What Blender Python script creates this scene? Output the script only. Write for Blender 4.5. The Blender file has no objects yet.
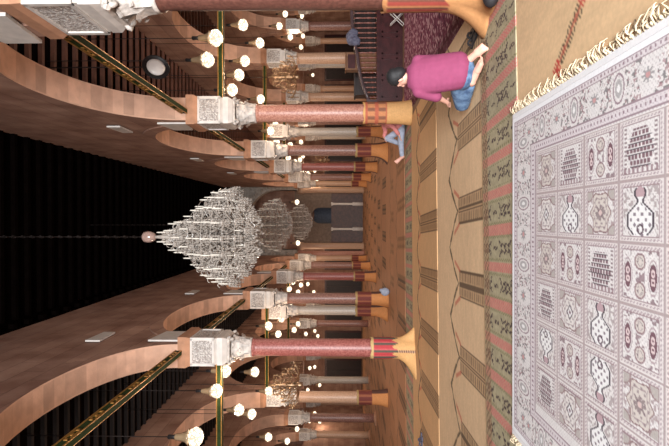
import bpy, math, random
import numpy as np
from mathutils import Vector, Matrix
random.seed(7)
rng = np.random.default_rng(7)
PI = math.pi
scene = bpy.context.scene
COL = scene.collection

# ------------------------------------------------------------------ camera
F_PX, EYE = 483.0, 1.6
YAW, PITCH = math.radians(0.6), math.radians(1.25)      # a little to the left, a little up; held on its side
Fw = Vector((-math.sin(YAW)*math.cos(PITCH), math.cos(YAW)*math.cos(PITCH), math.sin(PITCH)))
Rt = Vector((math.cos(YAW), math.sin(YAW), 0))
Up = Rt.cross(Fw)
CAM = Vector((0, 0, EYE))
cd = bpy.data.cameras.new('camera'); cam = bpy.data.objects.new('camera', cd); COL.objects.link(cam)
cd.sensor_fit = 'HORIZONTAL'; cd.sensor_width = 36.0; cd.lens = 36.0*F_PX/669.0
cd.clip_start = 0.05; cd.clip_end = 200
M3 = Matrix((-Up, Rt, -Fw)).transposed()
cam.matrix_world = Matrix.Translation(CAM) @ M3.to_4x4()
scene.camera = cam
def at(px, py, y):
    """point of the place seen at pixel (px,py) at distance y down the nave"""
    d = Fw - Up*((px-334.5)/F_PX) + Rt*((223-py)/F_PX)
    return CAM + d*(y/d.y)

# ------------------------------------------------------------------ light
def S(r, g, b):
    f = lambda c: (c/255/12.92) if c/255 <= .04045 else ((c/255+.055)/1.055)**2.4
    return (f(r), f(g), f(b))
scene.view_settings.view_transform = 'Standard'
scene.view_settings.look = 'None'
scene.view_settings.gamma = 1
scene.view_settings.use_curve_mapping = False
scene.view_settings.exposure = 0.26
w = bpy.data.worlds.new('world'); scene.world = w; w.use_nodes = True
w.node_tree.nodes['Background'].inputs[0].default_value = (.75, .85, 1, 1)
w.node_tree.nodes['Background'].inputs[1].default_value = 0.15
def area(name, loc, rot, sx, sy, power, col):
    l = bpy.data.lights.new(name, 'AREA'); l.shape = 'RECTANGLE'; l.size = sx; l.size_y = sy
    l.energy = power; l.color = col
    o = bpy.data.objects.new(name, l); COL.objects.link(o); o.location = loc; o.rotation_euler = rot
    return o
# daylight through the tall open doorway behind the camera
dl = area('doorway_daylight', (0, -7.6, 2.7), (math.radians(80), 0, 0), 5.2, 4.8, 2100, (.95, .98, 1))
dl.data.spread = math.radians(120)
LAMP_STRENGTH, LAMP_WATTS = 4.6, 29.0
LAMP_COLOR = (1, .76, .55)

# ------------------------------------------------------------------ materials
def newmat(name):
    m = bpy.data.materials.new(name); m.use_nodes = True
    nt = m.node_tree
    return m, nt, nt.nodes['Principled BSDF']
def plain(name, col, rough=.6, metal=0., var=0., scale=8., bump=0., bscale=40., detail=6, attr=None, spec=.5, col2=None, vor=False):
    m, nt, b = newmat(name)
    N, L = nt.nodes, nt.links
    b.inputs['Roughness'].default_value = rough
    b.inputs['Metallic'].default_value = metal
    b.inputs['Specular IOR Level'].default_value = spec
    tc = N.new('ShaderNodeTexCoord')
    c = S(*col)
    out = None
    if var > 0 or col2:
        n = N.new('ShaderNodeTexNoise'); n.inputs['Scale'].default_value = scale; n.inputs['Detail'].default_value = detail
        L.new(tc.outputs['Object'], n.inputs['Vector'])
        r = N.new('ShaderNodeValToRGB')
        c2 = S(*col2) if col2 else tuple(x*(1+var) for x in c)
        c1 = c if col2 else tuple(x*(1-var) for x in c)
        r.color_ramp.elements[0].position = .36; r.color_ramp.elements[1].position = .64
        r.color_ramp.elements[0].color = (*c1, 1); r.color_ramp.elements[1].color = (*c2, 1)
        L.new(n.outputs['Fac'], r.inputs['Fac']); out = r.outputs['Color']
    if attr:
        a = N.new('ShaderNodeAttribute'); a.attribute_name = attr
        if out is None:
            out = a.outputs['Color']
        else:
            mx = N.new('ShaderNodeMix'); mx.data_type = 'RGBA'; mx.blend_type = 'MULTIPLY'; mx.inputs[0].default_value = 1
            L.new(out, mx.inputs[6]); L.new(a.outputs['Color'], mx.inputs[7]); out = mx.outputs[2]
    if out is not None: L.new(out, b.inputs['Base Color'])
    else: b.inputs['Base Color'].default_value = (*c, 1)
    if bump > 0:
        if vor:
            n2 = N.new('ShaderNodeTexVoronoi'); n2.feature = 'DISTANCE_TO_EDGE'; o2 = n2.outputs['Distance']
        else:
            n2 = N.new('ShaderNodeTexNoise'); n2.inputs['Detail'].default_value = 8; o2 = n2.outputs['Fac']
        n2.inputs['Scale'].default_value = bscale
        L.new(tc.outputs['Object'], n2.inputs['Vector'])
        bp = N.new('ShaderNodeBump'); bp.inputs['Strength'].default_value = bump; bp.inputs['Distance'].default_value = .03
        L.new(o2, bp.inputs['Height']); L.new(bp.outputs['Normal'], b.inputs['Normal'])
    return m
def carved(name, col, groove, scale):
    """white marble with a close pattern of drilled arabesque"""
    m, nt, b = newmat(name); N, L = nt.nodes, nt.links
    tc = N.new('ShaderNodeTexCoord')
    v = N.new('ShaderNodeTexVoronoi'); v.feature = 'F1'; v.inputs['Scale'].default_value = scale
    n = N.new('ShaderNodeTexNoise'); n.inputs['Scale'].default_value = scale*.7; n.inputs['Detail'].default_value = 2
    va = N.new('ShaderNodeVectorMath'); va.operation = 'MULTIPLY_ADD'; va.inputs[1].default_value = (.12, .12, .12)
    L.new(n.outputs['Color'], va.inputs[0]); L.new(tc.outputs['Object'], va.inputs[2]); L.new(tc.outputs['Object'], n.inputs['Vector'])
    L.new(va.outputs[0], v.inputs['Vector'])
    r = N.new('ShaderNodeValToRGB'); r.color_ramp.elements[0].position = .3; r.color_ramp.elements[1].position = .62
    r.color_ramp.elements[0].color = (*S(*col), 1); r.color_ramp.elements[1].color = (*S(*groove), 1)
    L.new(v.outputs['Distance'], r.inputs['Fac']); L.new(r.outputs['Color'], b.inputs['Base Color'])
    bp = N.new('ShaderNodeBump'); bp.invert = True; bp.inputs['Strength'].default_value = .9; bp.inputs['Distance'].default_value = .03
    L.new(v.outputs['Distance'], bp.inputs['Height']); L.new(bp.outputs['Normal'], b.inputs['Normal'])
    b.inputs['Roughness'].default_value = .7
    return m
def masonry(name, c1, c2, mortar, sx, sz, ax='Y'):
    """courses of dressed stone on an upright wall that runs along axis ax"""
    m, nt, b = newmat(name); N, L = nt.nodes, nt.links
    tc = N.new('ShaderNodeTexCoord'); sp = N.new('ShaderNodeSeparateXYZ'); cb = N.new('ShaderNodeCombineXYZ')
    L.new(tc.outputs['Object'], sp.inputs[0])
    L.new(sp.outputs[ax], cb.inputs['X']); L.new(sp.outputs['Z'], cb.inputs['Y'])
    br = N.new('ShaderNodeTexBrick'); br.inputs['Scale'].default_value = 1
    br.inputs['Brick Width'].default_value = sx; br.inputs['Row Height'].default_value = sz; br.inputs['Mortar Size'].default_value = .008
    br.inputs['Color1'].default_value = (*S(*c1), 1); br.inputs['Color2'].default_value = (*S(*c2), 1); br.inputs['Mortar'].default_value = (*S(*mortar), 1)
    L.new(cb.outputs[0], br.inputs['Vector'])
    n = N.new('ShaderNodeTexNoise'); n.inputs['Scale'].default_value = 1.3; n.inputs['Detail'].default_value = 7
    L.new(tc.outputs['Object'], n.inputs['Vector'])
    r = N.new('ShaderNodeValToRGB'); r.color_ramp.elements[0].position = .3; r.color_ramp.elements[1].position = .7
    r.color_ramp.elements[0].color = (.62, .5, .45, 1); r.color_ramp.elements[1].color = (1.1, 1.1, 1.1, 1)
    L.new(n.outputs['Fac'], r.inputs['Fac'])
    mx = N.new('ShaderNodeMix'); mx.data_type = 'RGBA'; mx.blend_type = 'MULTIPLY'; mx.inputs[0].default_value = 1
    L.new(br.outputs['Color'], mx.inputs[6]); L.new(r.outputs['Color'], mx.inputs[7]); L.new(mx.outputs[2], b.inputs['Base Color'])
    bp = N.new('ShaderNodeBump'); bp.inputs['Strength'].default_value = .25; bp.inputs['Distance'].default_value = .02
    n2 = N.new('ShaderNodeTexNoise'); n2.inputs['Scale'].default_value = 14; n2.inputs['Detail'].default_value = 6
    L.new(tc.outputs['Object'], n2.inputs['Vector'])
    L.new(n2.outputs['Fac'], bp.inputs['Height']); L.new(bp.outputs['Normal'], b.inputs['Normal'])
    b.inputs['Roughness'].default_value = .85
    return m
def glow(name, col, strength):
    """lit cut glass: bright facets parted by dimmer ribs"""
    m, nt, b = newmat(name); N, L = nt.nodes, nt.links
    b.inputs['Base Color'].default_value = (.03, .025, .02, 1); b.inputs['Specular IOR Level'].default_value = 0
    tc = N.new('ShaderNodeTexCoord'); v = N.new('ShaderNodeTexVoronoi'); v.feature = 'DISTANCE_TO_EDGE'; v.inputs['Scale'].default_value = 14
    L.new(tc.outputs['Object'], v.inputs['Vector'])
    r = N.new('ShaderNodeValToRGB'); r.color_ramp.elements[0].position = .08; r.color_ramp.elements[1].position = .36
    r.color_ramp.elements[0].color = (.2, .17, .13, 1); r.color_ramp.elements[1].color = (1, 1, 1, 1)
    L.new(v.outputs['Distance'], r.inputs['Fac'])
    mu = N.new('ShaderNodeMath'); mu.operation = 'MULTIPLY'; mu.inputs[1].default_value = strength
    L.new(r.outputs['Color'], mu.inputs[0]); L.new(mu.outputs[0], b.inputs['Emission Strength'])
    b.inputs['Emission Color'].default_value = (*S(*col), 1)
    return m

M = {}
M['wall'] = masonry('reddish_plastered_stone', (172, 138, 120), (154, 120, 104), (132, 100, 86), 1.1, .42)
M['wall_across'] = masonry('reddish_stone_across', (172, 138, 120), (154, 120, 104), (132, 100, 86), 1.1, .42, 'X')
M['grey_stone'] = plain('grey_dome_stone', (156, 146, 136), .8, var=.25, scale=6, bump=.6, bscale=9, vor=True)
M['mihrab_stone'] = plain('mihrab_panel_stone', (112, 94, 82), .7, var=.2, scale=5, bump=.5, bscale=7, vor=True)
M['niche_blue'] = plain('blue_grey_niche_stone', (92, 98, 112), .7, var=.2, scale=8)
M['voussoir'] = plain('arch_stone', (200, 158, 134), .8, var=.1, scale=4, bump=.15, bscale=20, attr='tint')
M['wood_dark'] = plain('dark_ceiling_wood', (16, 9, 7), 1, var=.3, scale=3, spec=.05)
M['wood_nave'] = plain('unlit_nave_ceiling_wood', (7, 4, 3.5), 1, var=.3, scale=3, spec=0)  # light hardly reaches up here; that gloom is put into the near-black colour
M['joist_left'] = plain('shaded_joist_wood', (24, 14, 11), .9, var=.2, scale=5)  # shaded copy of the joist wood, left aisle's darkness put into the colour
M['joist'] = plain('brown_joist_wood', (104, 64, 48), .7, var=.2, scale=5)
M['joist_nave'] = plain('unlit_nave_joist_wood', (10, 6, 5), 1, var=.2, scale=5, spec=0)  # lack of light under the high ceiling put into the joist colour
M['marble'] = plain('white_marble', (206, 199, 193), .55, var=.08, scale=6, bump=.1, bscale=20)
M['carved'] = carved('carved_white_marble', (224, 217, 212), (164, 154, 148), 26)
M['capital'] = plain('capital_marble', (196, 186, 178), .6, var=.25, scale=9, bump=.35, bscale=24)
M['impost'] = plain('brown_impost_stone', (172, 126, 98), .8, var=.12, scale=6)
def granite(name, c, c2, rough=.42):
    return plain(name, c, rough, col2=c2, scale=26, detail=4)
M['pink_granite'] = granite('pink_granite', (162, 104, 88), (198, 146, 128))
M['red_granite'] = granite('red_granite', (132, 68, 62), (170, 106, 98))
M['brown_granite'] = granite('brown_granite', (112, 74, 64), (156, 116, 104))
M['dark_granite'] = granite('dark_red_stone', (84, 50, 42), (106, 66, 56), .5)
M['grey_marble'] = granite('grey_marble', (176, 164, 152), (194, 184, 172), .4)
M['beige_marble'] = granite('beige_marble', (176, 138, 112), (196, 160, 134), .45)
M['green_paint'] = plain('dark_green_paint', (40, 54, 26), .8, var=.2, scale=12, spec=.15)
M['gilt'] = plain('worn_gilding', (176, 128, 66), .4, .5, var=.2, scale=20)
M['floor'] = plain('floor_stone', (130, 100, 80), .8, var=.15, scale=4)
M['straw'] = plain('straw_mat', (255, 255, 255), .75, var=.05, scale=30, attr='col', bump=.1, bscale=220, spec=.3)
M['pile'] = plain('woven_wool', (255, 255, 255), .95, var=.04, scale=60, attr='col', bump=.15, bscale=260, spec=.1)
M['white_wool'] = plain('white_wool', (226, 224, 226), .95, var=.03, scale=40)
M['fringe'] = plain('cream_fringe_yarn', (204, 184, 154), .95, var=.1, scale=30)
M['mahogany'] = plain('dark_red_brown_wood', (62, 26, 28), .35, var=.25, scale=7)
M['rail_wood'] = plain('worn_dark_rail_wood', (78, 62, 64), .3, var=.2, scale=9)
M['door_wood'] = plain('black_brown_wood', (38, 22, 20), .5, var=.3, scale=6)
M['baluster_wood'] = plain('turned_reddish_wood', (126, 74, 62), .3, var=.2, scale=9)
M['screen_wood'] = plain('brown_screen_wood', (74, 46, 36), .5, var=.3, scale=6)
M['honey_wood'] = plain('honey_wood', (112, 74, 46), .5, var=.2, scale=9)
M['iron'] = plain('dark_iron', (40, 32, 30), .5, .6)
M['brass'] = plain('aged_brass', (176, 146, 116), .35, .8, var=.2, scale=30)
M['crystal'] = plain('pale_crystal_glass', (168, 158, 149), .14, var=.08, scale=20, spec=.9)
M['candle'] = plain('white_candle_sleeve', (206, 198, 186), .5)
M['ball'] = plain('rosy_glass_ball', (150, 124, 114), .15, var=.15, scale=14, spec=.8)
M['lamp'] = glow('lit_cut_glass', (255, 234, 204), LAMP_STRENGTH)
M['lamp_clear'] = plain('clear_warm_glass', (150, 126, 98), .2, spec=.8)
M['disc_white'] = plain('white_enamel', (232, 226, 220), .35)
M['black_metal'] = plain('black_painted_metal', (38, 34, 34), .5, .3)
M['skin'] = plain('skin', (214, 160, 140), .5, var=.05, scale=20)
M['hair'] = plain('black_hair', (22, 20, 22), .7, var=.3, scale=60)
M['shirt'] = plain('magenta_pink_cotton', (132, 56, 88), .85, var=.05, scale=14, bump=.2, bscale=9)
M['jeans'] = plain('blue_denim', (62, 84, 116), .9, col2=(104, 130, 160), scale=14)
M['grey_cloth'] = plain('pale_grey_cloth', (150, 156, 172), .9, var=.12, scale=14)
M['pink_cloth'] = plain('dusty_pink_cloth', (196, 120, 116), .9, var=.1, scale=14)
M['dark_cloth'] = plain('slate_blue_cloth', (74, 74, 92), .9, col2=(104, 104, 122), scale=16)
M['brown_cloth'] = plain('dark_brown_cloth', (62, 38, 32), .9, var=.15, scale=14)
M['white_cloth'] = plain('white_canvas', (206, 200, 194), .9, var=.06, scale=14)
M['black_rubber'] = plain('black_rubber', (34, 30, 32), .7, var=.1, scale=14)

# ------------------------------------------------------------------ mesh helpers
class MB:
    def __init__(s): s.v, s.f, s.m, s.sm, s.t = [], [], [], [], []
    def face(s, idx, m=0, sm=False, t=1.0): s.f.append(tuple(idx)); s.m.append(m); s.sm.append(sm); s.t.append(t)
    def quad(s, a, b, c, d, m=0, sm=False, t=1.0):
        i = len(s.v); s.v += [tuple(a), tuple(b), tuple(c), tuple(d)]; s.face((i, i+1, i+2, i+3), m, sm, t)
    def box(s, x0, x1, y0, y1, z0, z1, m=0, t=1.0, bev=0.0):
        i = len(s.v)
        if bev <= 0:
            s.v += [(x, y, z) for z in (z0, z1) for y in (y0, y1) for x in (x0, x1)]
            for q in ((0, 2, 3, 1), (4, 5, 7, 6), (0, 1, 5, 4), (2, 6, 7, 3), (0, 4, 6, 2), (1, 3, 7, 5)):
                s.face([i+k for k in q], m, False, t)
        else:
            def ring(e, z):
                return [(x0+e+(0 if e else bev)*(1), y0+e, z)]
            b = bev
            prof = [(b, z0), (0, z0+b), (0, z1-b), (b, z1)]
            for e, z in prof:
                s.v += [(x0+e, y0+e, z), (x1-e, y0+e, z), (x1-e, y1-e, z), (x0+e, y1-e, z)]
            for r in range(3):
                for k in range(4):
                    a = i+4*r+k; c = i+4*r+(k+1) % 4
                    s.face((a, c, c+4, a+4), m, False, t)
            s.face((i+3, i+2, i+1, i), m, False, t); s.face((i+12, i+13, i+14, i+15), m, False, t)
    def frustum(s, cx, cy, z0, z1, ax, ay, bx, by, m=0):
        i = len(s.v)
        s.v += [(cx-ax, cy-ay, z0), (cx+ax, cy-ay, z0), (cx+ax, cy+ay, z0), (cx-ax, cy+ay, z0),
                (cx-bx, cy-by, z1), (cx+bx, cy-by, z1), (cx+bx, cy+by, z1), (cx-bx, cy+by, z1)]
        for q in ((3, 2, 1, 0), (4, 5, 6, 7), (0, 1, 5, 4), (1, 2, 6, 5), (2, 3, 7, 6), (3, 0, 4, 7)):
            s.face([i+k for k in q], m)
    def lathe(s, prof, n=24, m=0, c=(0, 0), mod=None, sm=True, cap=True):
        i = len(s.v); P = len(prof)
        for r, z in prof:
            for k in range(n):
                a = 2*PI*k/n; rr = r*(mod(a, z) if mod else 1)
                s.v.append((c[0]+rr*math.cos(a), c[1]+rr*math.sin(a), z))
        for j in range(P-1):
            for k in range(n):
                a = i+j*n+k; b = i+j*n+(k+1) % n
                s.face((a, b, b+n, a+n), m, sm)
        if cap:
            s.face([i+k for k in reversed(range(n))], m); s.face([i+(P-1)*n+k for k in range(n)], m)
    def tube(s, pts, r, n=6, m=0, sm=True):
        pts = [Vector(p) for p in pts]; i = len(s.v); P = len(pts)
        rs = r if isinstance(r, (list, tuple)) else [r]*P
        ref = Vector((0, 0, 1))
        for j, p in enumerate(pts):
            d = (pts[min(j+1, P-1)]-pts[max(j-1, 0)]).normalized()
            rf = ref if abs(d.dot(ref)) < .95 else Vector((1, 0, 0))
            a = d.cross(rf).normalized(); b = d.cross(a).normalized()
            for k in range(n):
                t = 2*PI*k/n
                s.v.append(tuple(p + a*(rs[j]*math.cos(t)) + b*(rs[j]*math.sin(t))))
        for j in range(P-1):
            for k in range(n):
                a = i+j*n+k; b = i+j*n+(k+1) % n
                s.face((a, b, b+n, a+n), m, sm)
        s.face([i+k for k in reversed(range(n))], m); s.face([i+(P-1)*n+k for k in range(n)], m)
    def octa(s, c, r, h, m=0):
        i = len(s.v); x, y, z = c
        s.v += [(x+r, y, z), (x, y+r, z), (x-r, y, z), (x, y-r, z), (x, y, z+h), (x, y, z-h)]
        for k in range(4):
            s.face((i+k, i+(k+1) % 4, i+4), m); s.face((i+(k+1) % 4, i+k, i+5), m)
    def sphere(s, c, r, m=0, n=14, sq=(1, 1, 1)):
        i = len(s.v); R = n//2
        for j in range(R+1):
            t = PI*j/R
            for k in range(n):
                a = 2*PI*k/n
                s.v.append((c[0]+r*sq[0]*math.sin(t)*math.cos(a), c[1]+r*sq[1]*math.sin(t)*math.sin(a), c[2]+r*sq[2]*math.cos(t)))
        for j in range(R):
            for k in range(n):
                a = i+j*n+k; b = i+j*n+(k+1) % n
                s.face((a, a+n, b+n, b), m, True)
    def mesh(s, name, mats):
        me = bpy.data.meshes.new(name)
        me.from_pydata(s.v, [], s.f)
        for m in (mats if isinstance(mats, (list, tuple)) else [mats]): me.materials.append(m)
        me.polygons.foreach_set('material_index', s.m); me.polygons.foreach_set('use_smooth', s.sm)
        if any(t != 1.0 for t in s.t):
            a = me.attributes.new('tint', 'FLOAT_COLOR', 'FACE')
            c = np.ones((len(s.f), 4), np.float32); c[:, :3] = np.array(s.t, np.float32)[:, None]
            a.data.foreach_set('color', c.ravel())
        me.validate(); me.update()
        return me
    def build(s, name, mats, parent=None): return link(name, s.mesh(name, mats), parent)
def link(name, data, parent=None, loc=None, rz=None):
    o = bpy.data.objects.new(name, data); COL.objects.link(o)
    if parent: o.parent = parent
    if loc is not None: o.location = loc
    if rz is not None: o.rotation_euler = (0, 0, rz)
    return o
def tag(o, label, cat, group=None):
    o['label'] = label; o['category'] = cat
    if group: o['group'] = group
    return o
def thing(name, label, cat, loc=(0, 0, 0), rz=0, group=None):
    return tag(link(name, None, None, loc, rz), label, cat, group)
def struct(o): o['kind'] = 'structure'; return o
def grid(name, x0, x1, y0, y1, z, res, fn, mat, rot=0.0, thick=.008, parent=None, lift=None):
    """a woven sheet: a fine grid whose woven colours come from fn(u, v), u and v in metres from its near left corner"""
    nx = max(2, int((x1-x0)/res)); ny = max(2, int((y1-y0)/res))
    u = np.linspace(0, x1-x0, nx+1); v = np.linspace(0, y1-y0, ny+1)
    U, V = np.meshgrid(u, v)
    cx, cy = (x0+x1)/2, (y0+y1)/2
    a, b = U-(x1-x0)/2, V-(y1-y0)/2
    X = a*math.cos(rot)-b*math.sin(rot); Y = a*math.sin(rot)+b*math.cos(rot)
    Z = np.zeros_like(X) if lift is None else lift(U, V)
    co = np.stack([X, Y, Z+thick], -1).reshape(-1, 3)
    n = co.shape[0]
    idx = np.arange(n).reshape(ny+1, nx+1)
    q = np.stack([idx[:-1, :-1], idx[:-1, 1:], idx[1:, 1:], idx[1:, :-1]], -1).reshape(-1, 4)
    # rim
    rim = np.concatenate([idx[0, :-1], idx[:-1, -1], idx[-1, :0:-1], idx[:0:-1, 0]])
    low = co[rim].copy(); low[:, 2] = 0
    li = n+np.arange(len(rim))
    rq = np.stack([rim, li, np.roll(li, -1), np.roll(rim, -1)], -1)
    co = np.concatenate([co, low]); q = np.concatenate([q, rq])
    me = bpy.data.meshes.new(name)
    me.vertices.add(len(co)); me.vertices.foreach_set('co', co.astype(np.float32).ravel())
    me.loops.add(q.size); me.loops.foreach_set('vertex_index', q.astype(np.int32).ravel())
    me.polygons.add(len(q)); me.polygons.foreach_set('loop_start', np.arange(0, q.size, 4, dtype=np.int32))
    me.update(calc_edges=True)
    c = np.clip(fn(U, V), 0, 1).reshape(-1, 3)
    c = np.concatenate([c, c[rim]])
    at_ = me.color_attributes.new('col', 'FLOAT_COLOR', 'POINT')
    at_.data.foreach_set('color', np.concatenate([c, np.ones((len(c), 1))], 1).astype(np.float32).ravel())
    me.materials.append(mat)
    return link(name, me, parent, (cx*math.cos(rot), cy+cx*math.sin(rot), z))

# ------------------------------------------------------------------ layout of the arcades
XR, XL, TH = 2.22, -2.68, .64          # nave faces of the two nave arcades, and their thickness
ROWS_R = [-7.0, -.6, 5.56, 11.74, 18.2, 24.0, 30.0, 35.6]
ROWS_L = [-7.2, -1.0, 5.0, 11.15, 18.0, 24.8, 30.6, 36.0]
SPRING, RISE = 5.33, 1.95
AX_R = [6.0, 9.5, 13.0]; AX_L = [-6.7, -10.3, -13.8]    # the aisle colonnades
ASPR, ARISE, AISLE_Z, NAVE_Z = 4.72, 2.0, 7.9, 10.7
HP = .47                                # half length of an impost along the nave

def arcade(name, xa, xb, rows, spring, rise, top, hp, nseg=28, face_out=None):
    b = MB()
    lo = min(xa, xb); hi = max(xa, xb)
    for i, d in enumerate(rows):
        b.box(lo, hi, d-hp, d+hp, spring, top)
    for d0, d1 in zip(rows[:-1], rows[1:]):
        y0, y1 = d0+hp, d1-hp
        c, a = (y0+y1)/2, (y1-y0)/2
        pts = []
        for k in range(nseg+1):
            t = PI*k/nseg
            pts.append((c-a*math.cos(t), spring+rise*math.sin(t)**.92))
        for (ya, za), (yb, zb) in zip(pts[:-1], pts[1:]):
            b.quad((lo, ya, za), (lo, ya, top), (lo, yb, top), (lo, yb, zb))
            b.quad((hi, ya, za), (hi, yb, zb), (hi, yb, top), (hi, ya, top))
            b.quad((lo, ya, za), (lo, yb, zb), (hi, yb, zb), (hi, ya, za), 1, False, random.uniform(.74, 1.14))
            b.quad((lo, ya, top), (hi, ya, top), (hi, yb, top), (lo, yb, top))
        # archivolt standing a little proud of both faces
        for k in range(nseg):
            (ya, za), (yb, zb) = pts[k], pts[k+1]
            def out(y, z, e): 
                v = Vector((0, (y-c)/a**2, max(z-spring, 0)/rise**2)); v.normalize(); return (y+v.y*e, z+v.z*e)
            oa, ob = out(ya, za, .34), out(yb, zb, .34)
            if k == 0: oa = (max(oa[0], y0-hp*.9), za)
            if k == nseg-1: ob = (min(ob[0], y1+hp*.9), zb)
            for x, s in ((lo-.03, 1), (hi+.03, -1)):
                p = [(x, ya, za), (x, oa[0], oa[1]), (x, ob[0], ob[1]), (x, yb, zb)]
                if s < 0: p.reverse()
                b.quad(*p)
                x2 = lo if s > 0 else hi
                b.quad((x, oa[0], oa[1]), (x2, oa[0], oa[1]), (x2, ob[0], ob[1]), (x, ob[0], ob[1]))
                b.quad((x, ya, za), (x, yb, zb), (x2, yb, zb), (x2, ya, za), 1)
    return struct(b.build(name, [M['wall'], M['voussoir']]))
XRW, XLW, THW = 2.32, -2.85, .47       # the walls over the arches are set back a little on their imposts
arcade('wall_nave_right', XRW, XRW+THW, ROWS_R, SPRING, RISE-.08, NAVE_Z+.1, HP)
arcade('wall_nave_left', XLW, XLW-THW, ROWS_L, SPRING-.001, RISE-.55, NAVE_Z-.75, HP)
for i, x in enumerate(AX_R): arcade('wall_aisle_right_%d' % (i+1), x-.26, x+.26, ROWS_R, ASPR, ARISE, AISLE_Z, .36, 16)
for i, x in enumerate(AX_L): arcade('wall_aisle_left_%d' % (i+1), x-.26, x+.26, ROWS_L, ASPR, ARISE, AISLE_Z, .36, 16)

# floor, ceilings, outer walls
XO, Y0, Y1 = 18.0, -8.0, 47.0
b = MB(); b.box(-XO, XO, Y0, Y1, -.2, 0); struct(b.build('floor', M['floor']))
def ceiling(name, x0, x1, y0, y1, z, step, jw, jh, mats, jname):
    b = MB(); b.box(x0, x1, y0, y1, z, z+.12); struct(b.build(name, mats[0]))
    b = MB(); y = y0+.2
    while y < y1:
        b.box(x0, x1, y, y+jw, z-jh, z+.002); y += step
    struct(b.build(jname, mats[1]))
JSTEP, JW = .42, .08
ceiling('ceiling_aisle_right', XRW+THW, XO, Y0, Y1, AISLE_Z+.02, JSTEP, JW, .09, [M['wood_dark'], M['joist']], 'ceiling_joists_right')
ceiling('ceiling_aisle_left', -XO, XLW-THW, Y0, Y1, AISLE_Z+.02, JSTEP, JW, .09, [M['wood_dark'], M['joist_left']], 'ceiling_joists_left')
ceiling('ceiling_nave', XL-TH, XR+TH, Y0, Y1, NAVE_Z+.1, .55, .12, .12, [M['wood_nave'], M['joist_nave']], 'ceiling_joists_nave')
b = MB(); b.box(XLW-.3, XLW+.04, Y0, 38, NAVE_Z-.75, NAVE_Z+.1)
for k in range(70): b.box(XLW+.04, XLW+.16, -3+k*.6, -2.85+k*.6, NAVE_Z-.72, NAVE_Z-.58)
struct(b.build('trim_1', M['joist_nave']))
b = MB(); b.box(-XO-.3, -XO, Y0, Y1, 0, AISLE_Z+.2); struct(b.build('wall_left', M['wall']))
b = MB(); b.box(XO, XO+.3, Y0, Y1, 0, AISLE_Z+.2); struct(b.build('wall_right', M['wall']))
b = MB(); b.box(-XO, XO, Y1, Y1+.3, 0, NAVE_Z+.3); struct(b.build('wall_qibla', M['wall_across']))
b = MB()
b.box(-XO, -2.8, Y0-.4, Y0, 0, NAVE_Z+.3); b.box(2.8, XO, Y0-.4, Y0, 0, NAVE_Z+.3); b.box(-2.8, 2.8, Y0-.4, Y0, 5.2, NAVE_Z+.3)
struct(b.build('wall_back', M['wall_across']))

# the stone arch that carries the dome before the prayer niche
DA = 38.0
b = MB(); cx = -.15; hw = 2.6; zs, zc = 5.4, 6.9
def arch_pts(r, n=28):
    p = [(cx-r, zs)]
    for k in range(n+1):
        t = PI-PI*k/n; p.append((cx+r*math.cos(t), zc+r*math.sin(t)))
    return p+[(cx+r, zs)]
pi_, po = arch_pts(hw-.25), arch_pts(hw+.4)
top = NAVE_Z+.1
for k in range(len(pi_)-1):
    (xa, za), (xb, zb) = pi_[k], pi_[k+1]
    if abs(xa-xb) > 1e-4:
        for y, fl in ((DA, 0), (DA+.9, 1)):
            q = [(xa, y, za), (xb, y, zb), (xb, y, top), (xa, y, top)]
            b.quad(*(q if not fl else q[::-1]))
    b.quad((xa, DA-.1, za), (xa, DA+.9, za), (xb, DA+.9, zb), (xb, DA-.1, zb), 0)
    (oa, oza), (ob, ozb) = po[k], po[k+1]
    b.quad((xa, DA-.1, za), (xb, DA-.1, zb), (ob, DA-.1, ozb), (oa, DA-.1, oza))
    b.quad((oa, DA-.1, oza), (ob, DA-.1, ozb), (ob, DA, ozb), (oa, DA, oza))
    if k % 2 == 0:
        mx, mz = (xa+xb+oa+ob)/4, (za+zb+oza+ozb)/4
        b.sphere((mx, DA-.1, mz), .13, 0, 8)
b.box(XL-TH, cx-hw+.25, DA, DA+.9, 5.4, top); b.box(cx+hw-.25, XR+TH, DA, DA+.9, 5.4, top)
struct(b.build('wall_dome_arch', M['grey_stone']))
for nm, x0, x1 in (('wall_transept_right', XR+TH, XO), ('wall_transept_left', -XO, XL-TH)):
    b = MB(); b.box(x0, x1, DA+.2, DA+.7, 4.9, AISLE_Z+.02); struct(b.build(nm, M['wall_across']))

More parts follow.
